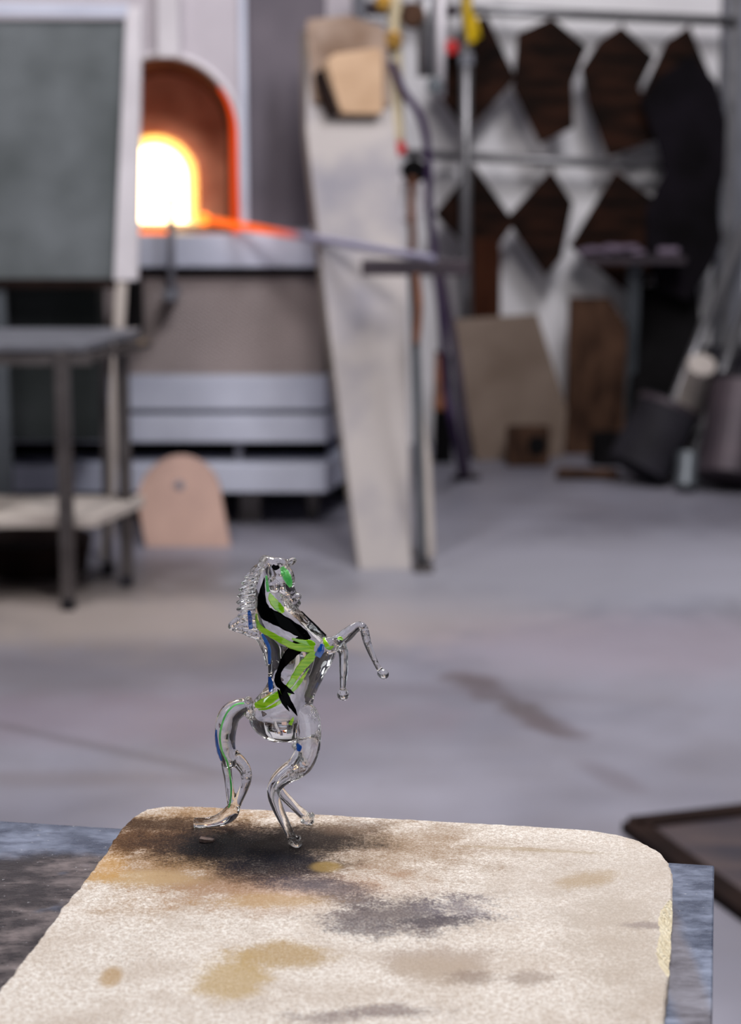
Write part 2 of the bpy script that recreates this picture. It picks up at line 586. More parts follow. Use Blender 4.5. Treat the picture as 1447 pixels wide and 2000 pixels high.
def bs(c, px, py, rx, ry, col, amt, rot=0.0, soft=0.7, rag=3.2):
    sp = k.spot(PZ(px, py, ZB), rx * 0.00037, ry * 0.001, rot, soft + 0.35, rag * 0.75)
    sp = k.math('MULTIPLY', sp, grain)
    return k.mix(k.math('MULTIPLY', sp, amt), c, col)


sc_grey = rgb(96, 86, 92)
c = bs(c, 1200, 1720, 230, 80, rgb(196, 184, 176), 0.6, soft=1.2)
c = bs(c, 1230, 1860, 90, 100, rgb(186, 172, 160), 0.6, soft=1.0)
c = bs(c, 560, 1655, 330, 62, rgb(150, 120, 90), 0.85, soft=0.9)
c = bs(c, 350, 1650, 200, 100, rgb(158, 120, 76), 0.9, soft=0.7)
c = bs(c, 560, 1735, 200, 34, rgb(176, 136, 108), 0.7, soft=0.8)
c = bs(c, 280, 1715, 100, 14, rgb(196, 168, 130), 0.7)
c = bs(c, 210, 1690, 40, 30, rgb(196, 148, 80), 0.7)
c = bs(c, 330, 1640, 170, 40, rgb(88, 56, 34), 0.9, soft=0.7)
c = bs(c, 350, 1612, 130, 14, rgb(60, 42, 32), 0.8, soft=0.8)
c = bs(c, 500, 1645, 200, 36, rgb(54, 38, 32), 0.95, soft=0.8, rag=2.2)
c = bs(c, 470, 1655, 170, 36, rgb(13, 14, 22), 1.0, soft=0.7, rag=1.8)
c = bs(c, 540, 1690, 110, 30, rgb(20, 22, 38), 0.95, soft=0.6, rag=2.6)
c = bs(c, 600, 1640, 110, 26, rgb(40, 32, 30), 0.9, soft=0.8, rag=2.6)
c = bs(c, 690, 1615, 60, 14, rgb(110, 90, 76), 0.7, soft=0.9)
c = bs(c, 600, 1725, 70, 14, rgb(70, 64, 80), 0.7, soft=0.9)
c = bs(c, 640, 1735, 80, 14, rgb(92, 86, 96), 0.7, rot=-0.4)
c = bs(c, 637, 1693, 28, 10, rgb(184, 152, 90), 0.7, soft=0.4, rag=0.5)
c = bs(c, 770, 1790, 110, 30, sc_grey, 0.85, soft=0.7, rag=5.0)
c = bs(c, 690, 1760, 70, 12, sc_grey, 0.8, rot=-0.2, rag=5.0)
c = bs(c, 900, 1775, 60, 16, rgb(112, 104, 116), 0.75, rag=5.0)
c = bs(c, 850, 1800, 90, 9, rgb(88, 80, 88), 0.8, rag=5.0)
c = bs(c, 540, 1760, 110, 10, rgb(190, 160, 118), 0.6, rag=5.0)
c = bs(c, 545, 1868, 85, 20, rgb(176, 146, 100), 0.85, rot=0.1, soft=0.5, rag=2.6)
c = bs(c, 455, 1905, 60, 34, rgb(188, 160, 114), 0.85, soft=0.5, rag=2.6)
c = bs(c, 217, 1908, 18, 15, rgb(184, 152, 112), 0.85, soft=0.5, rag=0.4)
c = bs(c, 1150, 1718, 60, 12, rgb(176, 152, 122), 0.7, rot=0.5)
c = bs(c, 860, 1880, 90, 26, rgb(170, 150, 138), 0.7, soft=0.5)
c = bs(c, 850, 1892, 70, 18, rgb(186, 168, 152), 0.7, soft=0.8)
c = bs(c, 925, 1908, 36, 10, rgb(150, 132, 122), 0.7)
c = bs(c, 1040, 1910, 44, 10, rgb(156, 138, 128), 0.7)
c = bs(c, 760, 1975, 90, 8, rgb(128, 112, 112), 0.75, rag=5.0)
c = bs(c, 640, 1985, 60, 8, rgb(128, 112, 112), 0.6, rag=5.0)
c = bs(c, 1260, 1808, 40, 6, rgb(150, 136, 134), 0.7)
c = bs(c, 1050, 1660, 120, 3, rgb(176, 156, 130), 0.6, rot=-0.15)
# light grains on the scorch
c = k.mix(k.rng(k.noise(1100, 2), 0.66, 0.74, 0, 0.8), c, rgb(206, 196, 186))
k.link(c, k.b.inputs['Base Color'])
k.b.inputs['Roughness'].default_value = 0.75
h = k.math('ADD', k.math('MULTIPLY', fine, 0.6), mid)
k.bump(h, 0.9, 0.0016)
k.b.inputs['Specular IOR Level'].default_value = 0.12
M['board'] = bo
M['fracture'] = mat('fresh_refractory_break', rgb(246, 236, 212), rgb(226, 210, 178), 200, 0.9, bump=0.4, bscale=500)

outl = [(-150, 2125), (0, 1933), (60, 1855), (120, 1776), (180, 1699), (212, 1655), (232, 1622), (258, 1596), (285, 1580), (325, 1574), (380, 1575),
        (500, 1580), (620, 1590), (760, 1598), (900, 1606), (1050, 1614), (1150, 1621), (1205, 1629), (1250, 1642), (1283, 1660), (1303, 1682), (1313, 1705),
        (1314, 1740), (1312, 1800), (1308, 1870), (1302, 1930), (1296, 2000), (1285, 2200)]
P = [PZ(x, y, ZB) for x, y in outl]
dense = []
for a, b in zip(P, P[1:]):
    n = max(1, int((b - a).length / 0.0025))
    for i in range(n):
        dense.append(a.lerp(b, i / n))
dense.append(P[-1])
nd = len(dense)
near = [P[-1] + (P[0] - P[-1]) * (i / 20) for i in range(1, 20)]
ring = dense + near
# keep the ring's direction consistent and offset inwards
cen = sum(ring, Vector()) / len(ring)
N = len(ring)
top, midr, bot = [], [], []
chip_a, chip_b = PZ(1313, 1755, ZB).y, PZ(1304, 1905, ZB).y
bm = bmesh.new()
chipf = []
for i, p in enumerate(ring):
    t = (ring[(i + 1) % N] - ring[i - 1]).normalized()
    inw = Vector((-t.y, t.x, 0))
    if (cen - p).dot(inw) < 0:
        inw = -inw
    nz = noise.fractal(p * 90, 0.8, 2.0, 4)
    nz2 = noise.fractal(p * 260 + Vector((3, 1, 0)), 0.8, 2.0, 3)
    q = p + inw * (0.0009 * nz)
    chip = chip_b < p.y < chip_a and p.x > 0.1
    wdt = 0.0013 + 0.0006 * nz2
    dz = 0.0014 + 0.0006 * nz
    if chip:
        e = min(p.y - chip_b, chip_a - p.y) / (chip_a - chip_b) * 2
        e = min(1, e * 3)
        wdt += 0.0065 * e * (1 + 0.12 * nz)
        dz += 0.008 * e
    top.append(bm.verts.new(q + inw * wdt))
    midr.append(bm.verts.new(q + Vector((0, 0, -dz))))
    bot.append(bm.verts.new(q + Vector((0, 0, -TH)) + inw * (0.0006 * nz2 + 0.0003)))
    chipf.append(chip)
bm.faces.new(top)
bm.faces.new(bot[::-1])
for i in range(N):
    j = (i + 1) % N
    f = bm.faces.new((top[i], top[j], midr[j], midr[i]))
    if chipf[i]:
        f.material_index = 1
    bm.faces.new((midr[i], midr[j], bot[j], bot[i]))
bmesh.ops.recalc_face_normals(bm, faces=bm.faces)
me = bpy.data.meshes.new('kiln_shelf'); bm.to_mesh(me); bm.free()
me.materials.append(M['board']); me.materials.append(M['fracture'])
o = bpy.data.objects.new('kiln_shelf', me); COL.objects.link(o)
me.transform(Matrix.Translation(-Vector((cen.x, cen.y, ZS)))); o.location = (cen.x, cen.y, ZS)
tag(o, 'cream speckled refractory slab with black scorch and rounded corners lying on the steel bench', 'slab')

# small glass flake on the scorched patch
fp = PZ(403, 1643, ZB)
bm = bmesh.new()
pts = [fp + Vector((x * 0.001, y * 0.001, 0.0003)) for x, y in ((-5, -2), (-1, -4), (4.5, -2.5), (6, 1), (1.5, 4), (-4, 3))]
prism(bm, pts, (0, 0, 0.0012))
for v in bm.verts:
    if v.co.x < fp.x:
        v.co.z += 0.0012 if v.co.z > ZB + 0.001 else 0
o = finish('glass_flake', bm, mat('brown_flake', rgb(110, 92, 86), rgb(84, 70, 66), 300, 0.25), origin=fp)
tag(o, 'tiny brown flake of broken glass lying on the black scorch mark left of the hooves', 'flake')

# ================================================================== THE GLASS HORSE
SH = 1.56 / F            # metres per picture pixel at the horse


def HP(px, py, w=0.0):
    """point of the figurine: w = depth offset in pixel units; the figurine stands upright"""
    d = 1.56 + SH * (w - 0.2095 * (1630 - py))
    return CAM + ray(px, py) * d


def htube(bm, spec, seg=20, flat=1.0, n=6, cap=True):
    """spec: (px,py,r[,w])"""
    s = [(a[0], a[1], a[2], a[3] if len(a) > 3 else 0.0) for a in spec]
    c = crom(s, n)
    tube(bm, [HP(a[0], a[1], a[3]) for a in c], [max(a[2], 0.6) * SH for a in c], seg, flat, FWD, cap)


def hball(bm, px, py, rx, ry, rz, w=0.0, ang=0.0):
    c = HP(px, py, w)
    ca, sa = math.cos(ang), math.sin(ang)
    m = Matrix(((RT * ca + UP * sa) * rx * SH, (UP * ca - RT * sa) * ry * SH, FWD * rz * SH)).transposed().to_4x4()
    bmesh.ops.create_icosphere(bm, subdivisions=4, radius=1.0, matrix=Matrix.Translation(c) @ m)


def remeshed(name, bm, voxel, smooth, m, parent):
    bmesh.ops.recalc_face_normals(bm, faces=bm.faces)
    me = bpy.data.meshes.new(name + '_raw'); bm.to_mesh(me); bm.free()
    o = bpy.data.objects.new(name + '_raw', me); COL.objects.link(o)
    r = o.modifiers.new('r', 'REMESH'); r.mode = 'VOXEL'; r.voxel_size = voxel
    if smooth:
        s = o.modifiers.new('s', 'SMOOTH'); s.factor = 0.6; s.iterations = smooth
    dg = bpy.context.evaluated_depsgraph_get()
    me2 = bpy.data.meshes.new_from_object(o.evaluated_get(dg))
    bpy.data.objects.remove(o); bpy.data.meshes.remove(me)
    me2.name = name
    world = me2.copy()
    ob = link(name, me2, m, parent, smooth=True)
    return ob, world


hb = PZ(500, 1632, ZB)
horse = empty('glass_horse', (hb.x, hb.y, ZB), 'clear glass rearing horse figurine with black and green streaks standing on the scorched slab', 'figurine')

bm = bmesh.new()
rows = [(1140, 502, 545, 16), (1160, 498, 560, 21), (1180, 496, 574, 26), (1200, 498, 595, 32), (1220, 501, 616, 37), (1240, 506, 636, 41), (1256, 512, 650, 42),
        (1272, 517, 656, 41), (1288, 521, 652, 39), (1304, 523, 643, 37), (1320, 523, 634, 36), (1336, 521, 626, 37), (1350, 512, 619, 39), (1364, 499, 614, 42),
        (1380, 489, 611, 45), (1400, 485, 612, 46), (1416, 489, 611, 43), (1430, 499, 606, 36), (1441, 513, 596, 26), (1450, 533, 581, 12)]
rr = crom(rows, 3)
seg = 40
prev = None
rings = []
for (y, l, r, z) in rr:
    cx, rx = (l + r) / 2, (r - l) / 2
    rings.append([bm.verts.new(HP(cx + math.cos(2 * math.pi * i / seg) * rx, y, math.sin(2 * math.pi * i / seg) * z)) for i in range(seg)])
for a, b in zip(rings, rings[1:]):
    for i in range(seg):
        bm.faces.new((a[i], a[(i + 1) % seg], b[(i + 1) % seg], b[i]))
bm.faces.new(rings[0][::-1]); bm.faces.new(rings[-1])
# neck into poll
htube(bm, [(521, 1098, 12), (513, 1115, 13), (512, 1135, 16), (518, 1160, 20)])
htube(bm, [(520, 1096, 11), (532, 1100, 12), (545, 1104, 12), (552, 1115, 12)])
# head: brow, cheek, muzzle, nostril
htube(bm, [(536, 1108, 15), (545, 1124, 21), (551, 1142, 23), (561, 1157, 17), (569, 1169, 14.5), (573, 1176, 13)], flat=0.85)
hball(bm, 560, 1128, 15, 24, 15, 0, 0.25)
hball(bm, 536, 1143, 15, 17, 24, -3)
hball(bm, 582, 1165, 7, 7, 12)
hball(bm, 577, 1182, 8, 6, 9)
hball(bm, 583, 1178, 5, 5, 8)
hball(bm, 531, 1131, 4.5, 4.5, 6, -20)     # eye
hball(bm, 549, 1120, 6, 4, 6, -17)
# ears (the far one mostly hidden behind the near one)
htube(bm, [(543, 1097, 9, -5), (556, 1101, 9, -8), (566, 1099, 7.5, -9), (573, 1095, 6.5, -9)], flat=0.8)
htube(bm, [(541, 1098, 7, 6), (552, 1100, 7, 9), (560, 1100, 6, 10), (568, 1098, 4, 10)], flat=0.8)
hball(bm, 516, 1094, 11, 9, 11, 0, 0.6)
# fore legs
htube(bm, [(634, 1264, 19, -14), (650, 1260, 15, -20), (663, 1261, 12, -26), (670, 1273, 10, -29), (671, 1292, 9, -30), (671, 1312, 8.3, -30), (670, 1332, 6.6, -30), (669.5, 1348, 5.6, -30)])
hball(bm, 670, 1357, 12, 11, 12, -30)
hball(bm, 664, 1352, 4, 5, 8, -34); hball(bm, 677, 1352, 4, 5, 8, -34)
htube(bm, [(640, 1262, 17, 10), (660, 1253, 14, 16), (678, 1239, 13, 20), (692, 1227, 10.5, 22), (703, 1222, 8.5, 24), (711, 1229, 8.5, 24), (714, 1242, 8.5, 24), (719, 1260, 7.5, 24), (727, 1280, 6.2, 24), (736, 1299, 5.4, 24), (742, 1308, 5.6, 24)])
hball(bm, 748, 1316, 12, 10, 12, 24, -0.5)
hball(bm, 707, 1221, 7, 6, 10, 22)
hball(bm, 653, 1256, 12, 9, 17, -10)
# hind legs
htube(bm, [(583, 1385, 23, -14), (598, 1400, 25, -18), (603, 1425, 24, -24), (603, 1448, 23.5, -28), (599, 1470, 23.5, -32), (589, 1490, 23.5, -36), (575, 1503, 21, -40), (560, 1512, 18.5, -42), (546, 1524, 16, -44),
           (536, 1539, 14, -46), (535, 1556, 12.5, -48), (542, 1577, 11.2, -51), (551, 1597, 10, -54), (560, 1615, 9, -57), (567, 1630, 8.8, -59), (572, 1638, 9.5, -60)])
hball(bm, 577, 1645, 14, 10, 14, -60, -0.35)
hball(bm, 583, 1637, 5, 6, 9, -62); hball(bm, 568, 1644, 6, 6, 9, -66)
htube(bm, [(588, 1392, 20, 14), (602, 1420, 19, 20), (603, 1448, 18, 24), (596, 1472, 18, 28), (580, 1492, 17, 34), (562, 1504, 15, 38), (545, 1517, 13, 40),
           (538, 1531, 12, 42), (548, 1547, 10, 46), (562, 1562, 9.5, 50), (576, 1576, 9, 55), (588, 1587, 9.5, 58), (594, 1592, 10, 60)])
hball(bm, 601, 1600, 14, 11.5, 13, 61, -0.45)
hball(bm, 609, 1594, 6, 8, 10, 58); hball(bm, 592, 1603, 6, 6, 9, 54)
hball(bm, 578, 1455, 9, 10, 20, -12)
k = NT(g)
ms_ = None
for cx_, cy_, cw_, cr_ in ((577, 1645, -60, 15), (601, 1600, 61, 15), (516, 1096, 0, 15), (556, 1100, -8, 12), (577, 1172, 0, 19), (556, 1165, -10, 12), (655, 1256, -10, 14), (711, 1228, 24, 12), (716, 1250, 24, 12),
                           (485, 1368, -2, 15), (486, 1396, -2, 12), (484, 1512, 18, 14), (614, 1392, -18, 14), (624, 1425, -24, 12), (578, 1518, -40, 15), (470, 1225, -2, 26), (732, 1292, 24, 10), (578, 1455, -12, 9), (505, 1438, 0, 12)):
    sp_ = k.spot(HP(cx_, cy_, cw_), cr_ * SH * 1.2, cr_ * SH * 2.4, 0, 0.7, 0.5)
    # limit the spot vertically too
    mp_ = sp_.node.inputs[0].links[0].from_node
    sc_ = [n_ for n_ in k.nt.nodes if n_.bl_idname == 'ShaderNodeMapping'][-1]
    sc_.inputs['Scale'].default_value = (cr_ * SH, cr_ * SH * 3, cr_ * SH)
    ms_ = sp_ if ms_ is None else k.math('MAXIMUM', ms_, sp_)
b2_ = k.n.new('ShaderNodeBump')
b2_.inputs['Distance'].default_value = 0.0018
k.link(k.math('MULTIPLY', ms_, 0.9), b2_.inputs['Strength'])
k.link(k.noise(270, 2), b2_.inputs['Height'])
k.link(_b.outputs[0], b2_.inputs['Normal'])
k.link(b2_.outputs[0], gb.inputs['Normal'])
body, body_w = remeshed('body', bm, 0.00062, 4, M['glass'], horse)

# ribbed mane with its flicked lower end
bm = bmesh.new()
rb = [(512, 1099, 13, 6.2, .8), (502, 1109, 15, 6.6, .6), (494, 1121, 17, 6.8, .42), (489, 1134, 18, 6.8, .32), (485, 1147.5, 18, 6.8, .25),
      (482, 1161, 18, 6.8, .2), (480, 1174.5, 17.5, 6.6, .17), (480, 1188, 17, 6.4, .14), (481, 1200.5, 16, 6, .12)]
for (x, y, a, b, an) in rb:
    hball(bm, x, y, a * 1.08, b * 1.0, 17, -4, an)
htube(bm, [(514, 1106, 4), (505, 1122, 5), (499, 1145, 6), (495, 1170, 6), (493, 1195, 7), (494, 1212, 9), (499, 1228, 8)], flat=0.9)
htube(bm, [(498, 1210, 7), (482, 1207, 8), (466, 1211, 7.5), (452, 1220, 6)], flat=1.3)
htube(bm, [(500, 1224, 10), (482, 1221, 9), (465, 1221, 8), (451, 1224, 6)], flat=1.0)
htube(bm, [(504, 1242, 8), (490, 1237, 8), (474, 1231, 7), (457, 1228, 5)], flat=1.3)
htube(bm, [(494, 1230, 7), (506, 1247, 7), (514, 1263, 6), (520, 1282, 5), (523, 1300, 3.5)], flat=1.0)
for i in range(7):
    hball(bm, 462 + i * 9, 1231 + (i - 1) * 2.6 + (i > 4) * 3, 4, 2.6, 5, -8)
mane, mane_w = remeshed('mane', bm, 0.00045, 1, M['glass'], horse)

bm = bmesh.new()
htube(bm, [(489, 1384, 15), (476, 1381, 17), (461, 1386, 20, 2), (449, 1397, 21.5, 4), (442, 1416, 22, 6), (440, 1440, 20, 10), (442, 1463, 18.5, 14), (449, 1484, 17, 17)], n=8)
htube(bm, [(440, 1478, 10, 16), (443, 1500, 10, 19), (446, 1522, 8.5, 22), (449, 1545, 8.5, 26), (454, 1566, 11, 30)])
htube(bm, [(454, 1474, 13, 16), (468, 1489, 13.5, 19), (479, 1505, 12, 21), (481, 1523, 10.5, 23), (475, 1543, 9, 26), (465, 1562, 10, 29), (458, 1574, 12, 31)])
htube(bm, [(460, 1562, 10, 29), (457, 1576, 13, 31), (450, 1588, 15.5, 35), (436, 1598, 13.8, 39), (418, 1604, 11, 42), (400, 1606.5, 10, 44), (379, 1607, 10.5, 46)], cap=False)
hball(bm, 484, 1512, 4.5, 9, 8, 18, 0.4); hball(bm, 479, 1496, 4, 7, 7, 16, 0.4)
hball(bm, 485, 1368, 8, 8, 15, -2); hball(bm, 487, 1396, 8, 10, 14, -2)
tail, tail_w = remeshed('tail', bm, 0.00062, 3, M['glass'], horse)


def bvh_of(me):
    b = bmesh.new(); b.from_mesh(me)
    t = BVHTree.FromBMesh(b); b.free()
    return t


TB = {'body': bvh_of(body_w), 'mane': bvh_of(mane_w), 'tail': bvh_of(tail_w)}


def streak(name, spec, m, on='body', off=0.0004, label=None):
    """coloured ribbon of glass fused to the surface: (px,py,half width)"""
    c = crom(spec, 12)
    bm = bmesh.new()
    rows = []
    K = 8
    trees = [TB[t] for t in on.split('+')]
    for i, (x, y, h) in enumerate(c):
        x0, y0 = c[max(i - 1, 0)][:2]; x1, y1 = c[min(i + 1, len(c) - 1)][:2]
        tx, ty = x1 - x0, y1 - y0
        L = math.hypot(tx, ty) or 1
        nx, ny = -ty / L, tx / L
        h = max(h, 0.35) * (1 + 0.05 * math.sin(i * .7))
        row = []
        for j in range(K + 1):
            f = (j / K * 2 - 1)
            px, py = x + nx * h * f, y + ny * h * f
            r = ray(px, py); r.normalize()
            best = None
            for t in trees:
                hit = t.ray_cast(CAM, r)
                if hit[0] is not None and (best is None or hit[3] < best[3]):
                    best = hit
            row.append((best[0], best[1]) if best else None)
        rows.append(row)
    grid = []
    for row in rows:
        gr = []
        for e in row:
            gr.append(bm.verts.new(e[0] + e[1] * off) if e else None)
        grid.append(gr)
    for a, b in zip(grid, grid[1:]):
        for j in range(K):
            q = (a[j], a[j + 1], b[j + 1], b[j])
            if all(v is not None for v in q):
                co = [v.co for v in q]
                if max((p - s).length for p in co for s in co) < 0.008:
                    bm.faces.new(q)
    loose = [v for v in bm.verts if not v.link_faces]
    bmesh.ops.delete(bm, geom=loose, context='VERTS')
    bmesh.ops.smooth_vert(bm, verts=bm.verts, factor=0.2, use_axis_x=True, use_axis_y=True, use_axis_z=True)
    me = bpy.data.meshes.new(name); bm.to_mesh(me); bm.free()
    if not me.polygons:
        return None
    o = link(name, me, m, horse, smooth=True)
    s = o.modifiers.new('solid', 'SOLIDIFY'); s.thickness = 0.0003; s.offset = 0
    if label:
        o['label'] = label
    return o


G, Bk, Bl, Em = M['g_green'], M['g_black'], M['g_blue'], M['g_emerald']
streak('black_streak', [(516, 1128, .5), (513, 1152, 5), (512, 1176, 9), (519, 1196, 13), (542, 1209, 13), (570, 1225, 11.5), (592, 1238, 9), (606, 1247, 2)], Bk, label='broad black streak down the neck')
streak('black_streak', [(599, 1240, 6), (587, 1255, 13), (572, 1272, 12), (557, 1290, 9), (547, 1308, 5), (543, 1322, 6), (545, 1335, 7), (558, 1345, 5.5), (569, 1352, 3), (575, 1355, .5)], Bk, label='black streak across the chest')
streak('black_streak', [(548, 1333, 4), (554, 1350, 6), (563, 1370, 6), (573, 1385, 4), (580, 1398, .5)], Bk, off=0.0005)
streak('black_streak', [(543, 1346, 1), (549, 1362, 3.5), (557, 1377, 3.5), (565, 1389, .5)], Bk, off=0.0005)
streak('black_streak', [(588, 1194, 1), (606, 1210, 3.5), (622, 1225, 4), (636, 1242, 2)], Bk)
streak('black_streak', [(532, 1104, 3), (538, 1109, 5), (545, 1106, 3)], Bk)
streak('green_streak', [(502, 1198, 1), (503, 1214, 3.5), (512, 1228, 5), (530, 1239, 5.5), (552, 1251, 6), (575, 1262, 6.5), (598, 1265, 8), (613, 1266, 7)], G, off=0.00070, label='bright green streak across the shoulder')
streak('green_streak', [(570, 1247, 2), (590, 1253, 4), (606, 1256, 6), (612, 1262, 5)], G, off=0.0008)
streak('green_streak', [(614, 1272, 6), (604, 1286, 9), (590, 1301, 8.5), (577, 1320, 7), (567, 1336, 6), (551, 1351, 6), (532, 1364, 8), (512, 1375, 9), (498, 1378, 4)], G, off=0.0002, label='long green streak down the belly')
streak('green_streak', [(603, 1305, .5), (594, 1319, 2.5), (582, 1336, 4), (566, 1354, 3), (548, 1370, 3.5), (524, 1383, 2.5), (505, 1386, 1)], G, off=0.0002)
streak('green_streak', [(550, 1107, 4), (556, 1119, 7.5), (562, 1132, 7.5), (567, 1146, 3.5)], Em, label='emerald patch on the forehead')
streak('green_streak', [(527, 1158, 1.5), (530, 1168, 6), (538, 1180, 8), (548, 1190, 7), (553, 1197, 3)], G)
streak('green_streak', [(519, 1124, 1.5), (522, 1140, 3), (524, 1156, 3)], Em)
streak('green_streak', [(573, 1400, .5), (570, 1407, 3), (566, 1415, 3.5)], G)
streak('green_streak', [(632, 1246, 2), (636, 1257, 4.5), (643, 1265, 4), (652, 1262, 1)], G)
streak('green_streak', [(659, 1248, 2), (665, 1247, 3.5), (669, 1250, 2)], G)
streak('blue_streak', [(630, 1258, 4), (626, 1270, 7), (619, 1282, 6)], Bl)
streak('blue_streak', [(512, 1238, 2), (520, 1252, 3.5), (526, 1265, 3), (527, 1282, 3), (527, 1297, 2)], Bl)
streak('blue_streak', [(527, 1322, 2), (529, 1334, 4.5), (530, 1352, 3.5)], Bl)
streak('blue_streak', [(486, 1192, 2.5), (488, 1207, 4), (490, 1228, 4)], Bl, on='mane')
streak('blue_streak', [(581, 1452, 2), (585, 1460, 5), (583, 1467, 3)], Bl)
streak('blue_streak', [(423, 1425, 1), (423, 1445, 3), (427, 1468, 3.5), (433, 1486, 1.5)], Bl, on='tail')
streak('green_thread', [(477, 1374, 1.5), (460, 1377, 1.5), (444, 1392, 1.6), (434, 1415, 1.7), (430, 1440, 1.7), (434, 1466, 1.7), (444, 1488, 1.6), (448, 1510, 1.4), (451, 1540, 1.4), (450, 1565, 1.4), (447, 1578, 1)], Em, on='tail')

# ================================================================== FURNACE
FY = 6.95
fb = PY(300, 1000, FY); SFp = (PY(1000, 400, FY).x - PY(0, 400, FY).x) / 1000


def fx(px, Y=FY):
    return PY(px, 500, Y).x


def fz(py, Y=FY):
    return PY(300, py, Y).z


fur = empty('glass_furnace', (fx(300), FY + 0.4, 0), 'large grey steel glass furnace with arched mouth and white-hot port', 'furnace')
XL, XR = fx(-120), fx(484)
XF = fx(636)
XB = fx(690)
YB = FY + 0.5
ZT = fz(-260)
# arch
acx, acz, ar = fx(325), fz(258), 140 * SFp
sill = fz(452)


def arch(cx, cz, r, zb, Y, n=24):
    pts = [Vector((cx - r, Y, zb))]
    for i in range(n + 1):
        a = math.pi - math.pi * i / n
        pts.append(Vector((cx + math.cos(a) * r, Y, cz + math.sin(a) * r)))
    pts.append(Vector((cx + r, Y, zb)))
    return pts


# front plate with the arched mouth: built as two halves joined in one mesh
bm = bmesh.new()
ap = arch(acx, acz, ar, sill, FY)
outer = []
for p in ap:
    # matching outer rectangle point
    outer.append(p)
n = len(ap)
va = [bm.verts.new(p) for p in ap]


def rect_pt(i):
    if i == 0:
        return Vector((XL, FY, sill))
    if i == n - 1:
        return Vector((XR, FY, sill))
    p = ap[i]
    a = math.atan2(p.z - acz, p.x - acx)
    dx_, dz_ = math.cos(a), math.sin(a)
    ts = []
    if dx_ > 1e-6: ts.append((XR - acx) / dx_)
    if dx_ < -1e-6: ts.append((XL - acx) / dx_)
    if dz_ > 1e-6: ts.append((ZT - acz) / dz_)
    t = min(ts)
    return Vector((acx + dx_ * t, FY, acz + dz_ * t))


vo_ = [bm.verts.new(rect_pt(i)) for i in range(n)]
for i in range(n - 1):
    bm.faces.new((va[i], va[i + 1], vo_[i + 1], vo_[i]))
for cpt in ((XL, ZT), (XR, ZT)):
    # fill the two corner gaps
    cv = bm.verts.new((cpt[0], FY, cpt[1]))
    best = None
    for i in range(n - 1):
        p, q = vo_[i].co, vo_[i + 1].co
        if (abs(p.x - cpt[0]) < 1e-5 and abs(q.z - cpt[1]) < 1e-5) or (abs(q.x - cpt[0]) < 1e-5 and abs(p.z - cpt[1]) < 1e-5):
            best = (vo_[i], vo_[i + 1])
    if best:
        bm.faces.new((best[0], best[1], cv))
front = finish('front_plate', bm, M['furnace_white'], fur)
s = front.modifiers.new('solid', 'SOLIDIFY'); s.thickness = 0.02; s.offset = 0
# splayed lining of darker brick and back wall of the mouth
bm = bmesh.new()
inr = arch(acx - 0.02, acz - 0.02, ar * 0.86, sill, FY + 0.30)
a_ = [bm.verts.new(p + Vector((0, 0.004, 0))) for p in ap]
b_ = [bm.verts.new(p) for p in inr]
for i in range(n - 1):
    bm.faces.new((a_[i], a_[i + 1], b_[i + 1], b_[i]))
bm.faces.new((a_[0], b_[0], b_[-1], a_[-1]))
finish('arch_lining', bm, mat('dark_firebrick', rgb(130, 84, 66), rgb(96, 62, 50), 9, 0.9), fur)
# bricks of the inner face round the port
pcx, pcz, pr = fx(306, FY + .3), PY(306, 347, FY + .3).z, 84 * SFp * 1.04
bm = bmesh.new()
pin = arch(pcx, pcz, pr, sill + 0.004, FY + 0.30)
pi_ = [bm.verts.new(p) for p in pin]
po_ = [bm.verts.new(p) for p in inr]
for i in range(n - 1):
    bm.faces.new((pi_[i], pi_[i + 1], po_[i + 1], po_[i]))
pb_ = [bm.verts.new(p + Vector((0, 0.12, 0))) for p in pin]
for i in range(n - 1):
    bm.faces.new((pi_[i], pi_[i + 1], pb_[i + 1], pb_[i]))
finish('port_wall', bm, M['brick_hot'], fur)
bm = bmesh.new()
bm.faces.new([bm.verts.new(p + Vector((0, 0.10, 0))) for p in arch(pcx, pcz, pr * 1.02, sill, FY + 0.30)])
finish('glowing_chamber', bm, M['fire'], fur)['label'] = 'white-hot chamber seen through the port'
for nm_, k0, k1, m_, dd in (('halo_collar', .74, .97, 'halo_ring', .0), ('halo_collar_edge', .97, 1.0, 'halo_ring_edge', .0)):  # emissive rings added to imitate the halo round the port
    bm = bmesh.new()
    ra = [bm.verts.new(p + Vector((0, -.004, 0))) for p in arch(pcx, pcz, pr * k0, sill + .012, FY + 0.30)]
    rb_ = [bm.verts.new(p + Vector((0, -.004, 0))) for p in arch(pcx, pcz, pr * k1, sill + .004, FY + 0.30)]
    for i in range(n - 1):
        bm.faces.new((ra[i], ra[i + 1], rb_[i + 1], rb_[i]))
    o = finish(nm_, bm, M[m_], fur)
    q_ = o.modifiers.new('solid', 'SOLIDIFY'); q_.thickness = .02; q_.offset = -1
bm = bmesh.new()
hp = [p for p in arch(acx, acz, ar - .004, sill, FY - .012) if p.x > acx + ar * .3 and p.z < acz + ar * .6]
tube(bm, hp, [0.004 + 0.009 * min(1, i / len(hp) * 1.4) for i in range(len(hp))], 8)
finish('lit_hot_rim', bm, M['rim_glow'], fur, smooth=True)  # emission stands in for port light on the heated arch edge
# hot lip at the sill in front of the port
bm = bmesh.new()
p0, p1 = PY(236, 462, FY - 0.02), PY(332, 462, FY - 0.02)
box(bm, p0.x, p1.x, FY - 0.05, FY + 0.02, sill - 0.03, sill + 0.003)
finish('hot_lip', bm, M['ember'], fur, bevel=0.004)['label'] = 'orange-hot lip under the port'
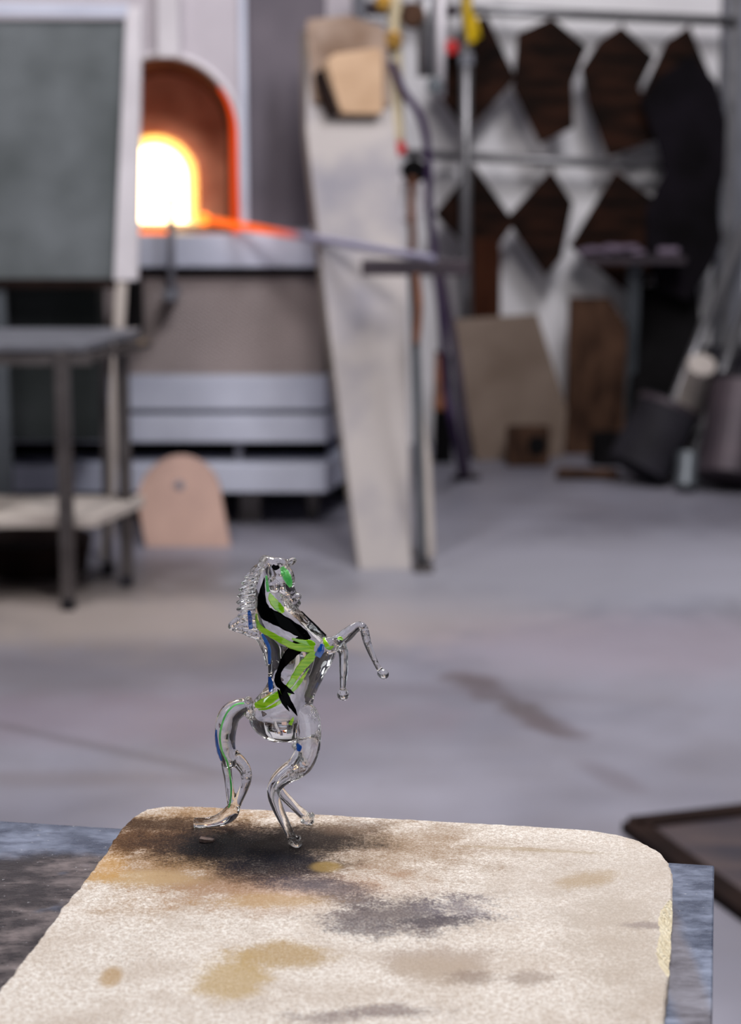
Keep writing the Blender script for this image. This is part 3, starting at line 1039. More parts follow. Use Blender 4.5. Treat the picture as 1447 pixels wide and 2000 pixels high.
# pale arch rim
bm = bmesh.new()
for i in range(1, n - 1):
    pass
tube(bm, [p + Vector((0, -0.012, 0)) for p in arch(acx, acz, ar + 0.012, sill, FY)], [0.010] * n, 8, cap=False)
finish('arch_rim', bm, M['frame_pale'], fur, smooth=True)
# duct / upright above the arch
bm = bmesh.new(); box(bm, fx(318), fx(360), FY - 0.05, FY - 0.01, fz(112), fz(-200))
finish('upright', bm, M['frame_pale'], fur, bevel=0.003)
# receding side facet above the ledge, coloured darker for its shade
bm = bmesh.new()
prism(bm, [(XR, FY, sill), (XF, FY + .22, sill), (XF, FY + .22, ZT), (XR, FY, ZT)], (-0.01, 0.03, 0))
finish('side_plate', bm, mat('furnace_side_shaded', rgb(112, 104, 112), rgb(94, 88, 96), 3, 0.6), fur)
bm = bmesh.new(); box(bm, XR - 0.018, XR + 0.004, FY - 0.022, FY + 0.01, sill, ZT)
finish('corner_trim', bm, M['steel_blue'], fur, bevel=0.002)


def band(name, y0, y1, m, out=0.0, bevel=0.004):
    z0, z1 = fz(y1, FY - out), fz(y0, FY - out)
    bm = bmesh.new()
    pts = [(XL, FY - out, z0), (XF, FY - out, z0), (XB + out, YB, z0), (XB + out, YB + .1, z0), (XL, YB + .1, z0)]
    prism(bm, pts, (0, 0, z1 - z0))
    return finish(name, bm, m, fur, bevel=bevel)


band('ledge', 458, 522, M['steel_blue'], 0.06)
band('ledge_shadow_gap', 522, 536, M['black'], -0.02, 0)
band('skirt_backing', 536, 735, mat('skirt_backing', rgb(112, 98, 99), rgb(126, 112, 112), 3, 0.8), -0.03, 0)
band('upper_plate', 735, 800, M['steel_blue'], 0.05)
band('plate_groove', 800, 812, M['steel_mid'], 0.02, 0)
band('lower_plate', 812, 864, M['steel_blue'], 0.06)
band('slot_recess', 864, 910, M['black'], -0.10, 0)
band('base_plate', 908, 962, M['steel_blue'], 0.08)
for xx in (-10, 222, 462, 622):
    bm = bmesh.new()
    xo = fx(xx)
    yo = FY - 0.02 if xx < 500 else FY + 0.30
    box(bm, xo - .012, xo + .012, yo, yo + 0.06, fz(912), fz(862))
    finish('slot_divider', bm, M['steel_mid'], fur)
# expanded-metal skirt
bm = bmesh.new()
z0, z1 = fz(733), fz(540)
pit, rowh = 0.020, 0.013
nr = int((z1 - z0) / rowh)
nc = int((XF - XL) / pit)
for r_ in range(nr):
    for c_ in range(nc):
        for sgn in (0, 1):
            xa = XL + c_ * pit + sgn * pit / 2
            za = z0 + r_ * rowh + (0 if sgn == 0 else rowh / 2)
            zb = z0 + r_ * rowh + (rowh / 2 if sgn == 0 else 0)
            for (u0, u1) in ((za, zb), (2 * (z0 + r_ * rowh) + rowh - za, 2 * (z0 + r_ * rowh) + rowh - zb)):
                q = [bm.verts.new(v) for v in ((xa, FY - .01, u0), (xa + pit / 2, FY - .01, u1), (xa + pit / 2, FY - .006, u1 + .0056), (xa, FY - .006, u0 + .0056))]
                bm.faces.new(q)
sk = finish('expanded_metal_skirt', bm, M['furnace_mesh'], fur, kind='stuff')
# side facet of the skirt
bm = bmesh.new()
prism(bm, [(XF, FY - .008, z0), (XB, YB, z0), (XB, YB, z1), (XF, FY - .008, z1)], (-0.01, 0.03, 0))
finish('side_skirt', bm, mat('side_skirt', rgb(98, 88, 88), rgb(82, 74, 76), 8, 0.7), fur)
for xx in (-60, 480):
    bm = bmesh.new(); box(bm, fx(xx) - .035, fx(xx) + .035, FY + 0.05, FY + 0.12, 0, fz(960))
    finish('leg', bm, M['steel_dark'], fur, bevel=0.003)
bm = bmesh.new(); box(bm, fx(606) - .02, fx(606) + .02, FY + 0.10, FY + 0.14, 0, fz(958))
finish('leg', bm, M['steel_dark'], fur, bevel=0.003)
bm = bmesh.new(); box(bm, XL, XB, FY + 0.5, FY + 0.55, 0, fz(962)); finish('rear_apron', bm, M['green_dark'], fur)
bm = bmesh.new(); box(bm, XL, XB, YB + .1, YB + .7, fz(962), ZT); finish('rear_body', bm, M['furnace_white'], fur)
# hot-side control box on the left
bm = bmesh.new(); box(bm, fx(-120), fx(186, 6.6), 6.62, 6.80, fz(862, 6.62), fz(556, 6.62))
finish('control_box', bm, M['green_dark'], fur, bevel=0.006)
bm = bmesh.new(); box(bm, fx(240, 6.7), fx(268, 6.7), 6.70, 6.86, fz(662, 6.7), fz(552, 6.7))
finish('burner_block', bm, M['black'], fur, bevel=0.004)
bm = bmesh.new(); box(bm, fx(606), fx(650), FY - .04 + .1, FY + .2, fz(785), fz(752))
finish('vent_box', bm, M['black'], fur, bevel=0.004)
# fork rest in front of the port
tp = PY(334, 372, FY - 0.12)
pipe('fork_stem', [PY(334, 585, FY - 0.12), PY(334, 392, FY - 0.12)], 0.012, M['steel_mid'], fur)
pipe('fork_cradle', [PY(314, 374, FY - .12), PY(322, 384, FY - .12), PY(333, 389, FY - .12), PY(344, 385, FY - .12), PY(350, 374, FY - .12)], 0.006, M['steel_dark'], fur)
bm = bmesh.new(); p = PY(334, 577, FY - .12); box(bm, p.x - .02, p.x + .02, p.y - .03, p.y + .12, p.z - .015, p.z + .02)
finish('fork_bracket', bm, M['steel_mid'], fur, bevel=0.003)

# glowing rod in the mouth
r0, r1 = PY(398, 428, FY + 0.02), PY(848, 506, 6.28)
dirn = (r1 - r0); L = dirn.length
rod = bpy.data.objects.new('gathering_rod', None); COL.objects.link(rod)
rod.location = r0
rod.rotation_euler = dirn.to_track_quat('X', 'Z').to_euler()
tag(rod, 'long steel gathering rod, orange-hot at the furnace end, resting on a stand', 'rod')
bm = bmesh.new(); tube(bm, [(0.03 + (L - 0.03) * i / 10, 0, 0) for i in range(11)], [0.0125] * 11, 12, cap=False)
me = bpy.data.meshes.new('rod_shaft'); bm.to_mesh(me); bm.free(); me.materials.append(M['rod'])
# scale the coordinate used by the heat colours: object X in metres
o = bpy.data.objects.new('shaft', me); COL.objects.link(o); o.parent = rod
bm = bmesh.new(); bmesh.ops.create_icosphere(bm, subdivisions=3, radius=0.021)
for v in bm.verts: v.co.x *= 1.1
me = bpy.data.meshes.new('hot_glob'); bm.to_mesh(me); bm.free(); me.materials.append(M['glob'])
o = bpy.data.objects.new('glass_glob', me); COL.objects.link(o); o.parent = rod; o['label'] = 'glowing orange blob of glass'

# pipe stand carrying the rod
SY = 6.30
base = PZ(826, 1112)
std = empty('rod_stand', (base.x, base.y, 0), 'tall thin steel stand with a crossbar carrying the end of the rod', 'stand')
zc = PY(800, 520, SY).z
bm = bmesh.new(); box(bm, PY(706, 520, SY).x, PY(915, 520, SY).x, SY - .02, SY + .03, PY(0, 537, SY).z, PY(0, 508, SY).z)
finish('crossbar', bm, M['plum_metal'], std, bevel=0.003)
pipe('post', [Vector((base.x, SY + .005, 0.012)), PY(812, 690, SY), PY(806, 537, SY)], 0.013, M['teal'], std)
pipe('rust_strap', [PY(812, 535, SY - .02), PY(818, 600, SY - .02), PY(812, 672, SY - .02)], 0.012, M['rust'], std)
bm = bmesh.new(); box(bm, base.x - .03, base.x + .03, base.y - .05, base.y + .05, 0, 0.014); finish('foot', bm, M['steel_dark'], std, bevel=0.003)
pipe('rear_leg', [Vector((PZ(912, 935).x, PZ(912, 935).y, .005)), PY(896, 740, 7.1), PY(862, 540, 6.40), PY(850, 533, SY + .02)], 0.014, M['lilac'], std)
bm = bmesh.new(); q = PZ(915, 935); box(bm, q.x - .06, q.x + .04, q.y - .04, q.y + .03, 0, 0.012); finish('foot', bm, M['plum_metal'], std, bevel=0.003)

# tall white leaning slab
def lean(name, quad, Ys, th, m, parent=None, bevel=0.004, label=None, cat=None, group=None):
    """slab through picture points, each at its own distance; bottom pair on the floor when Y is None"""
    pts = []
    for (x, y), Y in zip(quad, Ys):
        pts.append(PZ(x, y) if Y is None else PY(x, y, Y))
    hi_ = max(range(len(pts)), key=lambda i: pts[i].z)
    pn = (pts[1] - pts[0]).cross(pts[hi_] - pts[0]).normalized() if len(pts) > 3 else None
    if pn is not None and Ys[0] is None:
        for i in range(2, len(pts)):
            if i != hi_:
                r = ray(*quad[i])
                pts[i] = CAM + r * ((pts[0] - CAM).dot(pn) / r.dot(pn))
    nrm = (pts[1] - pts[0]).cross(pts[-1] - pts[0]).normalized()
    if nrm.y < 0:
        nrm = -nrm
    bm = bmesh.new(); prism(bm, pts, nrm * th)
    zmin = min(v.co.z for v in bm.verts)
    c = sum(pts, Vector()) / len(pts)
    if parent is None and zmin < 0.08:
        for v in bm.verts: v.co.z -= zmin
    o = finish(name, bm, m, parent, bevel=bevel, origin=(c.x, c.y, 0 if zmin < .08 else c.z))
    if label: tag(o, label, cat, group)
    return o


sl = empty('heat_shield', (PZ(750, 1110).x, PZ(750, 1110).y, 0), 'tall whitish board with scorched blanket top leaning right of the furnace', 'heat shield')
lean('board', [(702, 1112), (802, 1112), (793, 560), (776, 300), (752, 70), (600, 75), (598, 250), (640, 620)], [None, None, 6.58, 6.70, 6.82, 6.82, 6.75, 6.60], 0.03, M['slab'], sl, bevel=0.0)
lean('side_edge', [(697, 1108), (705, 1112), (645, 620), (603, 250), (597, 60), (586, 60), (590, 260), (632, 640)], [None, None, 6.59, 6.74, 6.81, 6.81, 6.74, 6.59], 0.035, mat('slab_edge', rgb(150, 140, 132), rgb(136, 126, 120), 6, .8), sl, bevel=0.0)
lean('scorched_blanket', [(612, 200), (598, 60), (600, 38), (680, 30), (750, 52), (756, 100), (762, 205), (740, 212), (742, 110), (660, 118), (632, 132), (640, 205)], [6.74, 6.78, 6.80, 6.80, 6.80, 6.79, 6.74, 6.74, 6.78, 6.78, 6.78, 6.74], 0.015, M['brown_cloth'], sl, bevel=0.0)
lean('insulating_pad', [(664, 208), (640, 118), (655, 104), (742, 92), (748, 110), (748, 205), (748, 222), (672, 222)], [6.70, 6.74, 6.75, 6.75, 6.75, 6.71, 6.70, 6.70], 0.03, M['tan'], sl, bevel=0.004)
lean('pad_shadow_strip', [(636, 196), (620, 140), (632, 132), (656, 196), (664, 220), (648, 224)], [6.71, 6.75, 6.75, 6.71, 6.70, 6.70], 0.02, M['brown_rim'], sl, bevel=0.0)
# second narrow board behind
lean('narrow_board', [(822, 1098), (850, 1092), (842, 900), (826, 800), (815, 820)], [None, None, 6.50, 6.58, 6.56], 0.02, M['wood_pale'],
     label='narrow pale board leaning behind the rod stand post', cat='board')

# ================================================================== LEFT: table, shield, plates
TY0 = PZ(135, 1186).y
tt = empty('steel_table', (PZ(60, 1160).x, TY0 + .3, 0), 'dark steel table with four legs and a pale lower shelf at the left', 'table')
zt = PY(0, 670, TY0).z
xr = PY(262, 670, TY0 + .1).x
xl = PY(-90, 670, TY0).x
bm = bmesh.new()
prism(bm, [(xl, TY0 - .02, zt - .02), (PY(150, 0, TY0).x + .0, TY0 - .02, zt - .02), (PY(278, 670, TY0 + .4).x, TY0 + .30, zt - .02), (PY(278, 670, TY0 + .4).x, TY0 + .34, zt - .02), (xl, TY0 + .34, zt - .02)], (0, 0, 0.02))
finish('table_top', bm, M['steel_mid'], tt, bevel=0.003)
bm = bmesh.new(); box(bm, xl, PY(160, 0, TY0).x, TY0 - .012, TY0 + .012, zt - .06, zt - .02); finish('front_rail', bm, M['steel_dark'], tt)
bm = bmesh.new(); beam(bm, (PY(150, 0, TY0).x, TY0, zt - .04), (PY(272, 0, TY0 + .35).x, TY0 + .30, zt - .04), 0.04, 0.02, Vector((0, 0, 1))); finish('side_rail', bm, M['steel_dark'], tt)
for (px, py, w_) in ((135, 1188, .040), (249, 1142, .036), (212, 1120, .022), (-40, 1188, .04)):
    p = PZ(px, py)
    bm = bmesh.new(); box(bm, p.x - w_ / 2, p.x + w_ / 2, p.y - w_ / 2, p.y + w_ / 2, 0.0, zt - .02)
    finish('leg', bm, M['steel_dark'], tt, bevel=0.003)
    bm = bmesh.new(); box(bm, p.x - .017, p.x + .017, p.y - .03, p.y + .01, 0, .03); finish('foot_pad', bm, M['rubber'], tt)
zsf = PY(60, 1012, TY0).z
bm = bmesh.new()
prism(bm, [(xl, TY0 + .01, zsf - .03), (PY(160, 0, TY0).x, TY0 + .01, zsf - .03), (PY(262, 0, TY0 + .35).x, TY0 + .30, zsf - .03), (PY(262, 0, TY0 + .35).x, TY0 + .32, zsf - .03), (xl, TY0 + .32, zsf - .03)], (0, 0, 0.03))
finish('lower_shelf', bm, M['wood_pale'], tt, bevel=0.003)
# things near the table
p = PZ(60, 1130)
bm = bmesh.new(); bmesh.ops.create_cone(bm, cap_ends=True, segments=28, radius1=.15, radius2=.17, depth=.10, matrix=Matrix.Translation((p.x, p.y + .12, .05)))
o = finish('shallow_bucket', bm, M['brown_rim'], bevel=.004, smooth=False, origin=(p.x, p.y + .12, 0)); tag(o, 'shallow dark bucket on the floor under the left table', 'bucket')

# shield frame behind table
HY = 6.48
sh = empty('standing_shield', (PY(120, 900, HY).x, HY, 0), 'large grey-green panel in a pale steel frame standing behind the left table', 'screen')
bm = bmesh.new()
prism(bm, [PY(-80, 545, HY), PY(226, 545, HY), PY(247, 38, HY), PY(-80, 38, HY)], (0, .015, 0)); finish('panel', bm, M['shield_panel'], sh)
bm = bmesh.new()
prism(bm, [PY(222, 548, HY - .02), PY(268, 548, HY - .02), PY(276, 14, HY - .02), PY(246, 14, HY - .02)], (0, .05, 0)); finish('frame_post', bm, M['frame_pale'], sh, bevel=.003)
bm = bmesh.new()
prism(bm, [PY(-80, 30, HY - .02), PY(250, 34, HY - .02), PY(250, 8, HY - .02), PY(-80, 2, HY - .02)], (0, .05, 0)); finish('frame_top', bm, M['steel_blue'], sh, bevel=.003)
bm = bmesh.new()
prism(bm, [PY(-80, 562, HY - .015), PY(228, 562, HY - .015), PY(228, 545, HY - .015), PY(-80, 545, HY - .015)], (0, .04, 0)); finish('frame_bottom', bm, M['brown_rim'], sh)
q = PZ(205, 1092)
bm = bmesh.new(); beam(bm, (q.x, HY + .0, 0.0), PY(238, 548, HY), 0.032, 0.03); finish('support_leg', bm, M['wood_pale'], sh, bevel=.002)
bm = bmesh.new(); q = PY(8, 0, HY); box(bm, PY(-30, 800, HY).x, PY(18, 800, HY).x, HY, HY + .03, 0, PY(0, 562, HY).z); finish('support_leg', bm, M['teal'], sh, bevel=.002)

# arched refractory door leaning on the furnace
bpts = []
PB = PZ(285, 1068); PBy = PB.y
dz_top = PY(360, 892, PBy + .10)
x0, x1 = PZ(285, 1068).x, PZ(450, 1066).x
wid = (x1 - x0)
hgt = dz_top.z
cxm = (PY(270, 960, PBy + .07).x + PY(432, 960, PBy + .07).x) / 2
rd = (PY(436, 960, PBy + .07).x - PY(272, 960, PBy + .07).x) / 2
prof = [(x0, 0.0)]
for i in range(25):
    a = math.pi - math.pi * i / 24
    prof.append((cxm + math.cos(a) * rd, (hgt - rd) + math.sin(a) * rd))
prof.append((x1, 0.0))
hx, hz_, hr = PY(350, 948, PBy + .08).x, PY(350, 948, PBy + .08).z, 0.017
bm = bmesh.new()
tilt = 0.10 / hgt
def tp3(x, z, d=0.0): return Vector((x, PBy + z * tilt + d, z))
hn = 24
outv = [bm.verts.new(tp3(*p)) for p in prof]
outb = [bm.verts.new(tp3(p[0], p[1], .035)) for p in prof]
hv = [bm.verts.new(tp3(hx + math.cos(2 * math.pi * i / hn) * hr, hz_ + math.sin(2 * math.pi * i / hn) * hr)) for i in range(hn)]
hv2 = [bm.verts.new(tp3(hx + math.cos(2 * math.pi * i / hn) * hr, hz_ + math.sin(2 * math.pi * i / hn) * hr, .035)) for i in range(hn)]
for o_, h_ in ((outv, hv), (outb, hv2)):
    es = []
    for loop in (o_, h_):
        for i in range(len(loop)):
            es.append(bm.edges.get((loop[i], loop[(i + 1) % len(loop)])) or bm.edges.new((loop[i], loop[(i + 1) % len(loop)])))
    bmesh.ops.triangle_fill(bm, edges=es, use_beauty=True)
for a, b in ((outv, outb), (hv, hv2)):
    for i in range(len(a)):
        bm.faces.new((a[i], a[(i + 1) % len(a)], b[(i + 1) % len(b)], b[i]))
o = finish('arched_door', bm, M['pink_plate'], origin=(cxm, PBy, 0))
tag(o, 'pinkish arched refractory door with one round hole leaning against the furnace base', 'door plate')

# ================================================================== WALL RACK AND BOARDS
RY = WALLY - 0.16
rk = empty('hanging_rack', (PY(1100, 300, RY).x, RY, 0), 'white steel rack of two horizontal rails hung with dark wooden boards', 'rack')
pipe('rail', [PY(560, 4, RY), PY(1440, 42, RY)], 0.019, M['steel_pipe'], rk, seg=10)
pipe('rail', [PY(790, 300, RY), PY(1340, 326, RY)], 0.017, M['steel_pipe'], rk, seg=10)
for px in (640, 1425):
    bm = bmesh.new(); q = PY(px, 300, RY + .03); box(bm, q.x - .02, q.x + .02, q.y - .02, q.y + .02, 0, PY(0, -40, RY).z)
    finish('post', bm, M['steel_pipe'], rk)
BD = [
    ([(912, 250), (852, 160), (905, 62), (948, 42), (996, 150)], 'dark square board hung by its corner behind the grey pipe, upper row'),
    ([(1056, 270), (1014, 170), (1018, 75), (1078, 46), (1138, 100), (1106, 160), (1116, 238)], 'dark many-sided board hanging second from the left in the upper row'),
    ([(1190, 296), (1160, 200), (1146, 140), (1176, 90), (1214, 62), (1270, 118), (1236, 170), (1290, 258)], 'dark brown board with lighter worn patch hanging third in the upper row'),
    ([(1330, 250), (1262, 190), (1306, 92), (1346, 62), (1400, 200), (1400, 260)], 'black board hanging at the right end of the upper row'),
    ([(912, 470), (860, 420), (926, 334), (994, 434), (960, 480)], 'dark board hung by its corner at the left of the lower row'),
    ([(1066, 528), (1000, 430), (1076, 342), (1110, 404), (1092, 492)], 'narrow dark diamond board with orange-brown tint in the lower row'),
    ([(1238, 575), (1180, 520), (1124, 480), (1204, 344), (1278, 404), (1300, 480)], 'wide dark diamond board hanging behind the small wall shelf'),
]
for i, (poly, lab) in enumerate(BD):
    mx_ = sum(p[0] for p in poly) / len(poly); my_ = sum(p[1] for p in poly) / len(poly)
    poly = [(x + 12 * (x - mx_) / math.hypot(x - mx_, y - my_), y + 12 * (y - my_) / math.hypot(x - mx_, y - my_)) for x, y in poly]
    t_ = empty('hanging_board', PY(*poly[len(poly) // 2], RY - .03), lab, 'board', 'dark boards hung on the wall rack')
    bm = bmesh.new(); prism(bm, [PY(x, y, RY - .05 - .032 * (i % 2 if i < 4 else (i + 1) % 2)) for x, y in poly], (0, .028, 0))
    finish('panel', bm, M['dark_wood'], t_, bevel=.002)
    ty = min(poly, key=lambda p: p[1])
    ry = (4 + (ty[0] - 560) * 38 / 880) if ty[1] < 200 else (300 + (ty[0] - 790) * 26 / 550)
    pipe('hook', [PY(ty[0], ty[1] + 6, RY - .055), PY(ty[0], ry, RY - .02)], 0.004, M['steel_pipe'], t_, seg=6)
# black leather apron + tall black backing at right
bm = bmesh.new()
prof = [(1250, 196), (1290, 150), (1350, 108), (1400, 160), (1420, 235), (1416, 340), (1402, 400), (1412, 470), (1390, 520), (1346, 590), (1280, 560), (1262, 470), (1262, 410), (1298, 340), (1284, 280)]
prism(bm, [PY(x, y, RY - .13) for x, y in prof], (0, .03, 0))
o = finish('leather_apron', bm, M['black_cloth'], bevel=.006, origin=PY(1340, 200, RY - .1)); tag(o, 'long black leather apron hanging at the right end of the rack', 'apron')
lean('black_sheet', [(1226, 884), (1352, 890), (1368, 640), (1360, 560), (1244, 560), (1234, 640)], [None, None, 8.3, 8.31, 8.31, 8.3], .03, M['black'],
     label='tall black sheet leaning on the wall below the apron', cat='sheet')
lean('tall_board', [(925, 884), (976, 882), (978, 470), (925, 470)], [None, None, 8.19, 8.19], .03, mat('red_brown_wood', rgb(46, 22, 14), rgb(62, 34, 22), 5, .7, stretch=(3, 3, 1)),
     label='tall dark red-brown board standing behind the beige sheet', cat='board')
lean('beige_sheet', [(930, 900), (1100, 892), (1108, 800), (1050, 614), (878, 626), (900, 740)], [None, None, 8.1, 8.16, 8.16, 8.1], .02, M['beige_board'],
     label='wide beige sheet of cardboard leaning on the wall', cat='sheet')
lean('brown_board', [(1104, 888), (1216, 888), (1226, 640), (1192, 584), (1112, 584)], [None, None, 8.15, 8.2, 8.2], .04, M['brown_wood'],
     label='tall brown wooden board with worn edges leaning right of the beige sheet', cat='board')
# dark blocks at the foot
p = PZ(1034, 912)
bl = empty('hollow_block', (p.x, p.y, 0), 'dark wooden block with a round hole in front of the beige sheet', 'block')
bm = bmesh.new(); box(bm, p.x - .085, p.x + .075, p.y, p.y + .07, 0, .15); finish('body', bm, M['brown_wood'], bl, bevel=.012)
bm = bmesh.new(); bmesh.ops.create_cone(bm, cap_ends=True, segments=24, radius1=.036, radius2=.036, depth=.02, matrix=Matrix.Translation((p.x + .028, p.y - .001, .085)) @ Matrix.Rotation(math.pi / 2, 4, 'X'))
finish('bore', bm, M['black'], bl)
p = PZ(1185, 908)
bl = empty('hollow_block', (p.x, p.y, 0), 'dark round mould block standing before the brown board', 'block')
bm = bmesh.new(); bmesh.ops.create_cone(bm, cap_ends=True, segments=28, radius1=.065, radius2=.06, depth=.12, matrix=Matrix.Translation((p.x, p.y + .02, .06))); finish('body', bm, M['black'], bl, bevel=.006)
lean('floor_plank', [(1085, 926), (1210, 930), (1206, 914), (1090, 912)], [7.7, 7.7, 7.72, 7.72], .03, M['brown_wood'], label='short brown plank lying on the floor below the brown board', cat='plank')
# small wall shelf with cloth, grey upright
sf = empty('bracket_shelf', PY(1230, 500, 8.2), 'small dark shelf with a thin grey upright below the diamond boards', 'shelf')
bm = bmesh.new(); a = PY(1140, 506, 8.12); b = PY(1335, 492, 8.12); box(bm, a.x, b.x, 8.05, 8.185, a.z - .012, a.z + .012); finish('shelf_board', bm, M['plum_metal'], sf, bevel=.002)
bm = bmesh.new(); beam(bm, PZ(1222, 868), PY(1240, 515, 8.15), .05, .03); finish('upright', bm, M['teal'], sf, bevel=.003)
bm = bmesh.new()
c_ = PY(1195, 487, 8.12)
for i in range(9):
    bmesh.ops.create_icosphere(bm, subdivisions=2, radius=1, matrix=Matrix.Translation(c_ + Vector((-.10 + i * .024, random.uniform(-.03, .03), random.uniform(-.012, .012)))) @ Matrix.Diagonal((.036, .04, .011 + .006 * random.random(), 1)))
me = bpy.data.meshes.new('c'); bm.to_mesh(me); bm.free()
o = link('folded_cloth', me, M['lilac'], smooth=True); tag(o, 'crumpled lilac-grey cloth lying on the small wall shelf', 'cloth')
bm = bmesh.new(); c_ = PY(1305, 487, 8.12); bmesh.ops.create_cone(bm, cap_ends=True, segments=20, radius1=.016, radius2=.016, depth=.08, matrix=Matrix.Translation(c_ + Vector((0, 0, -.008))) @ Matrix.Rotation(math.pi / 2, 4, 'Y'))
o = finish('cloth_roll', bm, M['lilac'], bevel=.006, origin=c_); tag(o, 'small grey-purple roll at the right end of the wall shelf', 'roll')

# leaning barrels and poles at the right
def drum(name, x0, y0, x1, y1, r, m, lab, cat, Yt, rim=None):
    a = PZ(x0, y0); b = PY(x1, y1, Yt)
    d = (b - a).normalized()
    t_ = empty(name, (a.x, a.y, 0), lab, cat)
    lift = r * math.sqrt(max(0, 1 - d.z * d.z)) + .001
    a = Vector((a.x, a.y, lift))
    bm = bmesh.new(); tube(bm, [a, b], [r, r], 28, cap=False); finish('shell', bm, m, t_, bevel=.004)
    bm = bmesh.new(); q = b + d * .002
    tube(bm, [q - d * .02, q], [r * 1.04, r * 1.04], 28, cap=False); finish('rim', bm, rim or m, t_, bevel=.002)
    return t_


drum('barrel', 1244, 948, 1310, 792, .118, M['rubber'], 'black cylindrical barrel leaning right, wholly in view, left of the short tube', 'barrel', 7.7, M['plum_metal'])
drum('barrel', 1420, 962, 1452, 745, .115, M['plum_metal'], 'dark plum-grey barrel cut by the right edge of the picture', 'barrel', 7.65, M['rubber'])
drum('cardboard_roll', 1314, 905, 1370, 712, .050, M['wood_pale'], 'beige cardboard roll leaning between the two dark barrels', 'roll', 7.7, M['wood_pale'])
drum('short_tube', 1338, 962, 1344, 886, .04, M['teal'], 'short blue-grey tube standing between the dark barrels', 'tube', 7.55, M['teal'])
for (x0, y0, x1, y1, Yt, lab) in ((1312, 800, 1462, 420, 8.25, 'long grey steel pole leaning over the dark barrels, left of two'), (1390, 790, 1500, 480, 8.25, 'grey steel pole leaning at the right edge, right of two')):
    a = PZ(x0, 905); a0 = PY(x0, y0, 7.85); b = PY(x1, y1, Yt)
    d = b - a0
    foot = a0 - d * (a0.z / d.z)
    o = pipe('steel_pole', [foot + Vector((0, 0, .008)), b], 0.021, M['steel_pipe'], seg=12, origin=foot); tag(o, lab, 'pole', 'steel poles leaning at the right')
bm = bmesh.new(); a = PY(1390, 690, 8.1); b = PY(1470, 690, 8.1)
box(bm, a.x, b.x + .3, 8.08, 8.33, 0, a.z)
o = finish('dark_cabinet', bm, M['rubber'], bevel=.008, origin=(b.x, 8.2, 0)); tag(o, 'low dark cabinet behind the barrels at the right edge', 'cabinet')

# gas pipe with yellow cord and valves
PYp = 8.2
gp = empty('gas_pipe', (PZ(912, 905).x, PYp, 0), 'thin grey vertical gas pipe with yellow handle in front of the hanging boards', 'pipe')
bt = PY(911, 640, PYp)
pipe('riser', [Vector((bt.x, PYp, 0.0)), PY(911, -120, PYp)], 0.022, M['steel_pipe'], gp, seg=14)
pipe('yellow_handle', [PY(911, -30, PYp - .03), PY(914, 40, PYp - .03), PY(922, 84, PYp - .03)], 0.018, M['yellow'], gp)
pipe('yellow_handle', [PY(925, 30, PYp - .02), PY(934, 75, PYp - .02)], 0.012, M['yellow'], gp)
bm = bmesh.new(); bmesh.ops.create_cone(bm, cap_ends=True, segments=20, radius1=.030, radius2=.026, depth=.03, matrix=Matrix.Translation(PY(881, 92, PYp - .03)) @ Matrix.Rotation(math.pi / 2, 4, 'X')); finish('red_valve_wheel', bm, M['red'], gp, bevel=.004)
pipe('valve_stem', [PY(881, 92, PYp - .02), PY(911, 92, PYp)], 0.008, M['steel_pipe'], gp)
bm = bmesh.new(); beam(bm, PY(911, 105, PYp - .0), PY(911, 128, PYp), .052, .052); finish('coupling', bm, M['steel_mid'], gp, bevel=.004)

HYY = 7.3
hs = empty('hose_cluster', PY(790, 60, HYY), 'manifold of grey pipes with brass valves at the top beside the leaning board', 'manifold')
pipe('manifold_pipe', [PY(770, -60, HYY), PY(772, 120, HYY), PY(776, 282, HYY)], 0.024, M['cream'], hs)
pipe('manifold_pipe', [PY(700, -60, HYY), PY(706, 40, HYY), PY(752, 60, HYY), PY(762, 130, HYY)], 0.022, M['steel_mid'], hs)
pipe('manifold_pipe', [PY(834, -60, HYY), PY(832, 150, HYY)], 0.03, M['steel_pipe'], hs)
pipe('manifold_pipe', [PY(862, -60, HYY), PY(860, 190, HYY)], 0.016, M['frame_pale'], hs)
for (x, y, mm, r) in ((748, 4, 'ochre', .03), (768, 78, 'ochre', .034), (806, 30, 'brown_wood', .045), (780, 290, 'red', .026), (808, 336, 'black', .045), (850, 168, 'teal', .03)):
    bm = bmesh.new(); bmesh.ops.create_cone(bm, cap_ends=True, segments=18, radius1=r, radius2=r * .85, depth=.05, matrix=Matrix.Translation(PY(x, y, HYY - .03)) @ Matrix.Rotation(math.pi / 2, 4, 'X'))
    finish('valve', bm, M[mm], hs, bevel=.005)
pipe('crossover', [PY(700, 18, HYY + .02), PY(890, 22, HYY + .02)], .02, M['plum_metal'], hs)
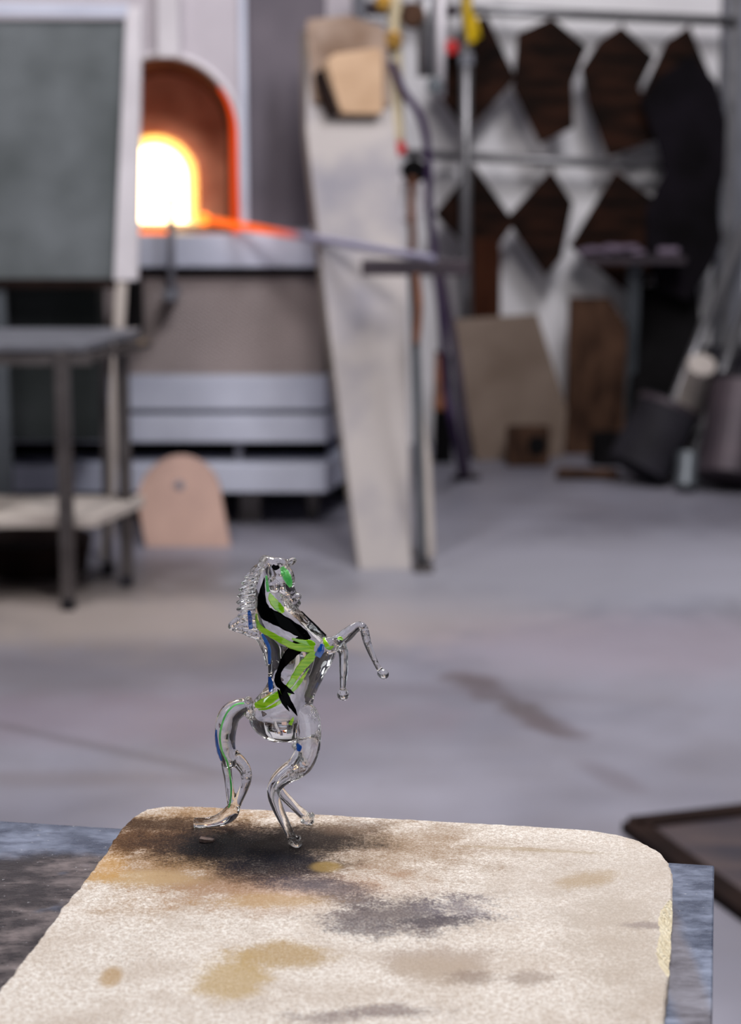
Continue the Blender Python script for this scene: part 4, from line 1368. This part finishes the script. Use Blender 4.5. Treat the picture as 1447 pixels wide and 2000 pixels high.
o = pipe('purple_hose', [PY(766, 120, HYY - .05), PY(786, 175, HYY - .05), PY(812, 212, HYY - .05), PY(828, 250, HYY - .05), PY(836, 310, HYY - .05), PY(838, 400, HYY - .05), PY(848, 500, HYY - .02), PY(862, 620, HYY), PY(872, 760, HYY + .05), PY(888, 850, HYY + .08), PZ(902, 935) + Vector((0, 0, .013))], .013, M['purple'], origin=PZ(902, 935))
tag(o, 'purple rubber hose hanging from the manifold down to the floor', 'hose')
o = pipe('ring_hose', [PY(800 + 26 * math.cos(a_), 385 + 44 * math.sin(a_), HYY - .04) for a_ in [i * 2 * math.pi / 16 - 1.2 for i in range(15)]], .011, M['frame_pale'], origin=PY(826, 385, HYY - .04))
tag(o, 'pale looped cable hanging beside the purple hose', 'cable')
o = pipe('hanging_strap', [PY(806, 345, HYY - .06), PY(802, 400, HYY - .06), PY(806, 470, HYY - .06), PY(800, 500, HYY - .06)], .013, M['rust'], origin=PY(806, 345, HYY))
tag(o, 'rusty brown strap hanging below the black valve', 'strap')
lean('steel_sheet', [(846, 905), (884, 905), (880, 700), (850, 690)], [None, None, 7.9, 7.9], .03, M['black'], label='narrow black steel sheet standing behind the purple hose', cat='panel')
lean('amber_plank', [(846, 800), (868, 800), (866, 690), (850, 690)], [7.6, 7.6, 7.7, 7.7], .02, M['rust'], label='short amber-brown offcut propped behind the purple hose', cat='offcut')

# dark sheet lying on the floor at the lower right, raised rim
mt = empty('floor_hatch', PZ(1400, 1660), 'dark floor plate with raised brown rim at the lower right beyond the bench', 'floor plate')
q = [PZ(1236, 1622), PZ(1640, 1574), PZ(1700, 1930), PZ(1470, 1796), PZ(1300, 1672)]
bm = bmesh.new(); prism(bm, q, (0, 0, .012)); finish('plate', bm, M['plywood'], mt)
for i in range(len(q)):
    bm = bmesh.new(); a, b = q[i], q[(i + 1) % len(q)]
    beam(bm, a + Vector((0, 0, .0105)), b + Vector((0, 0, .0105)), .05, .021, Vector((0, 0, 1))); finish('rim', bm, M['brown_rim'], mt)
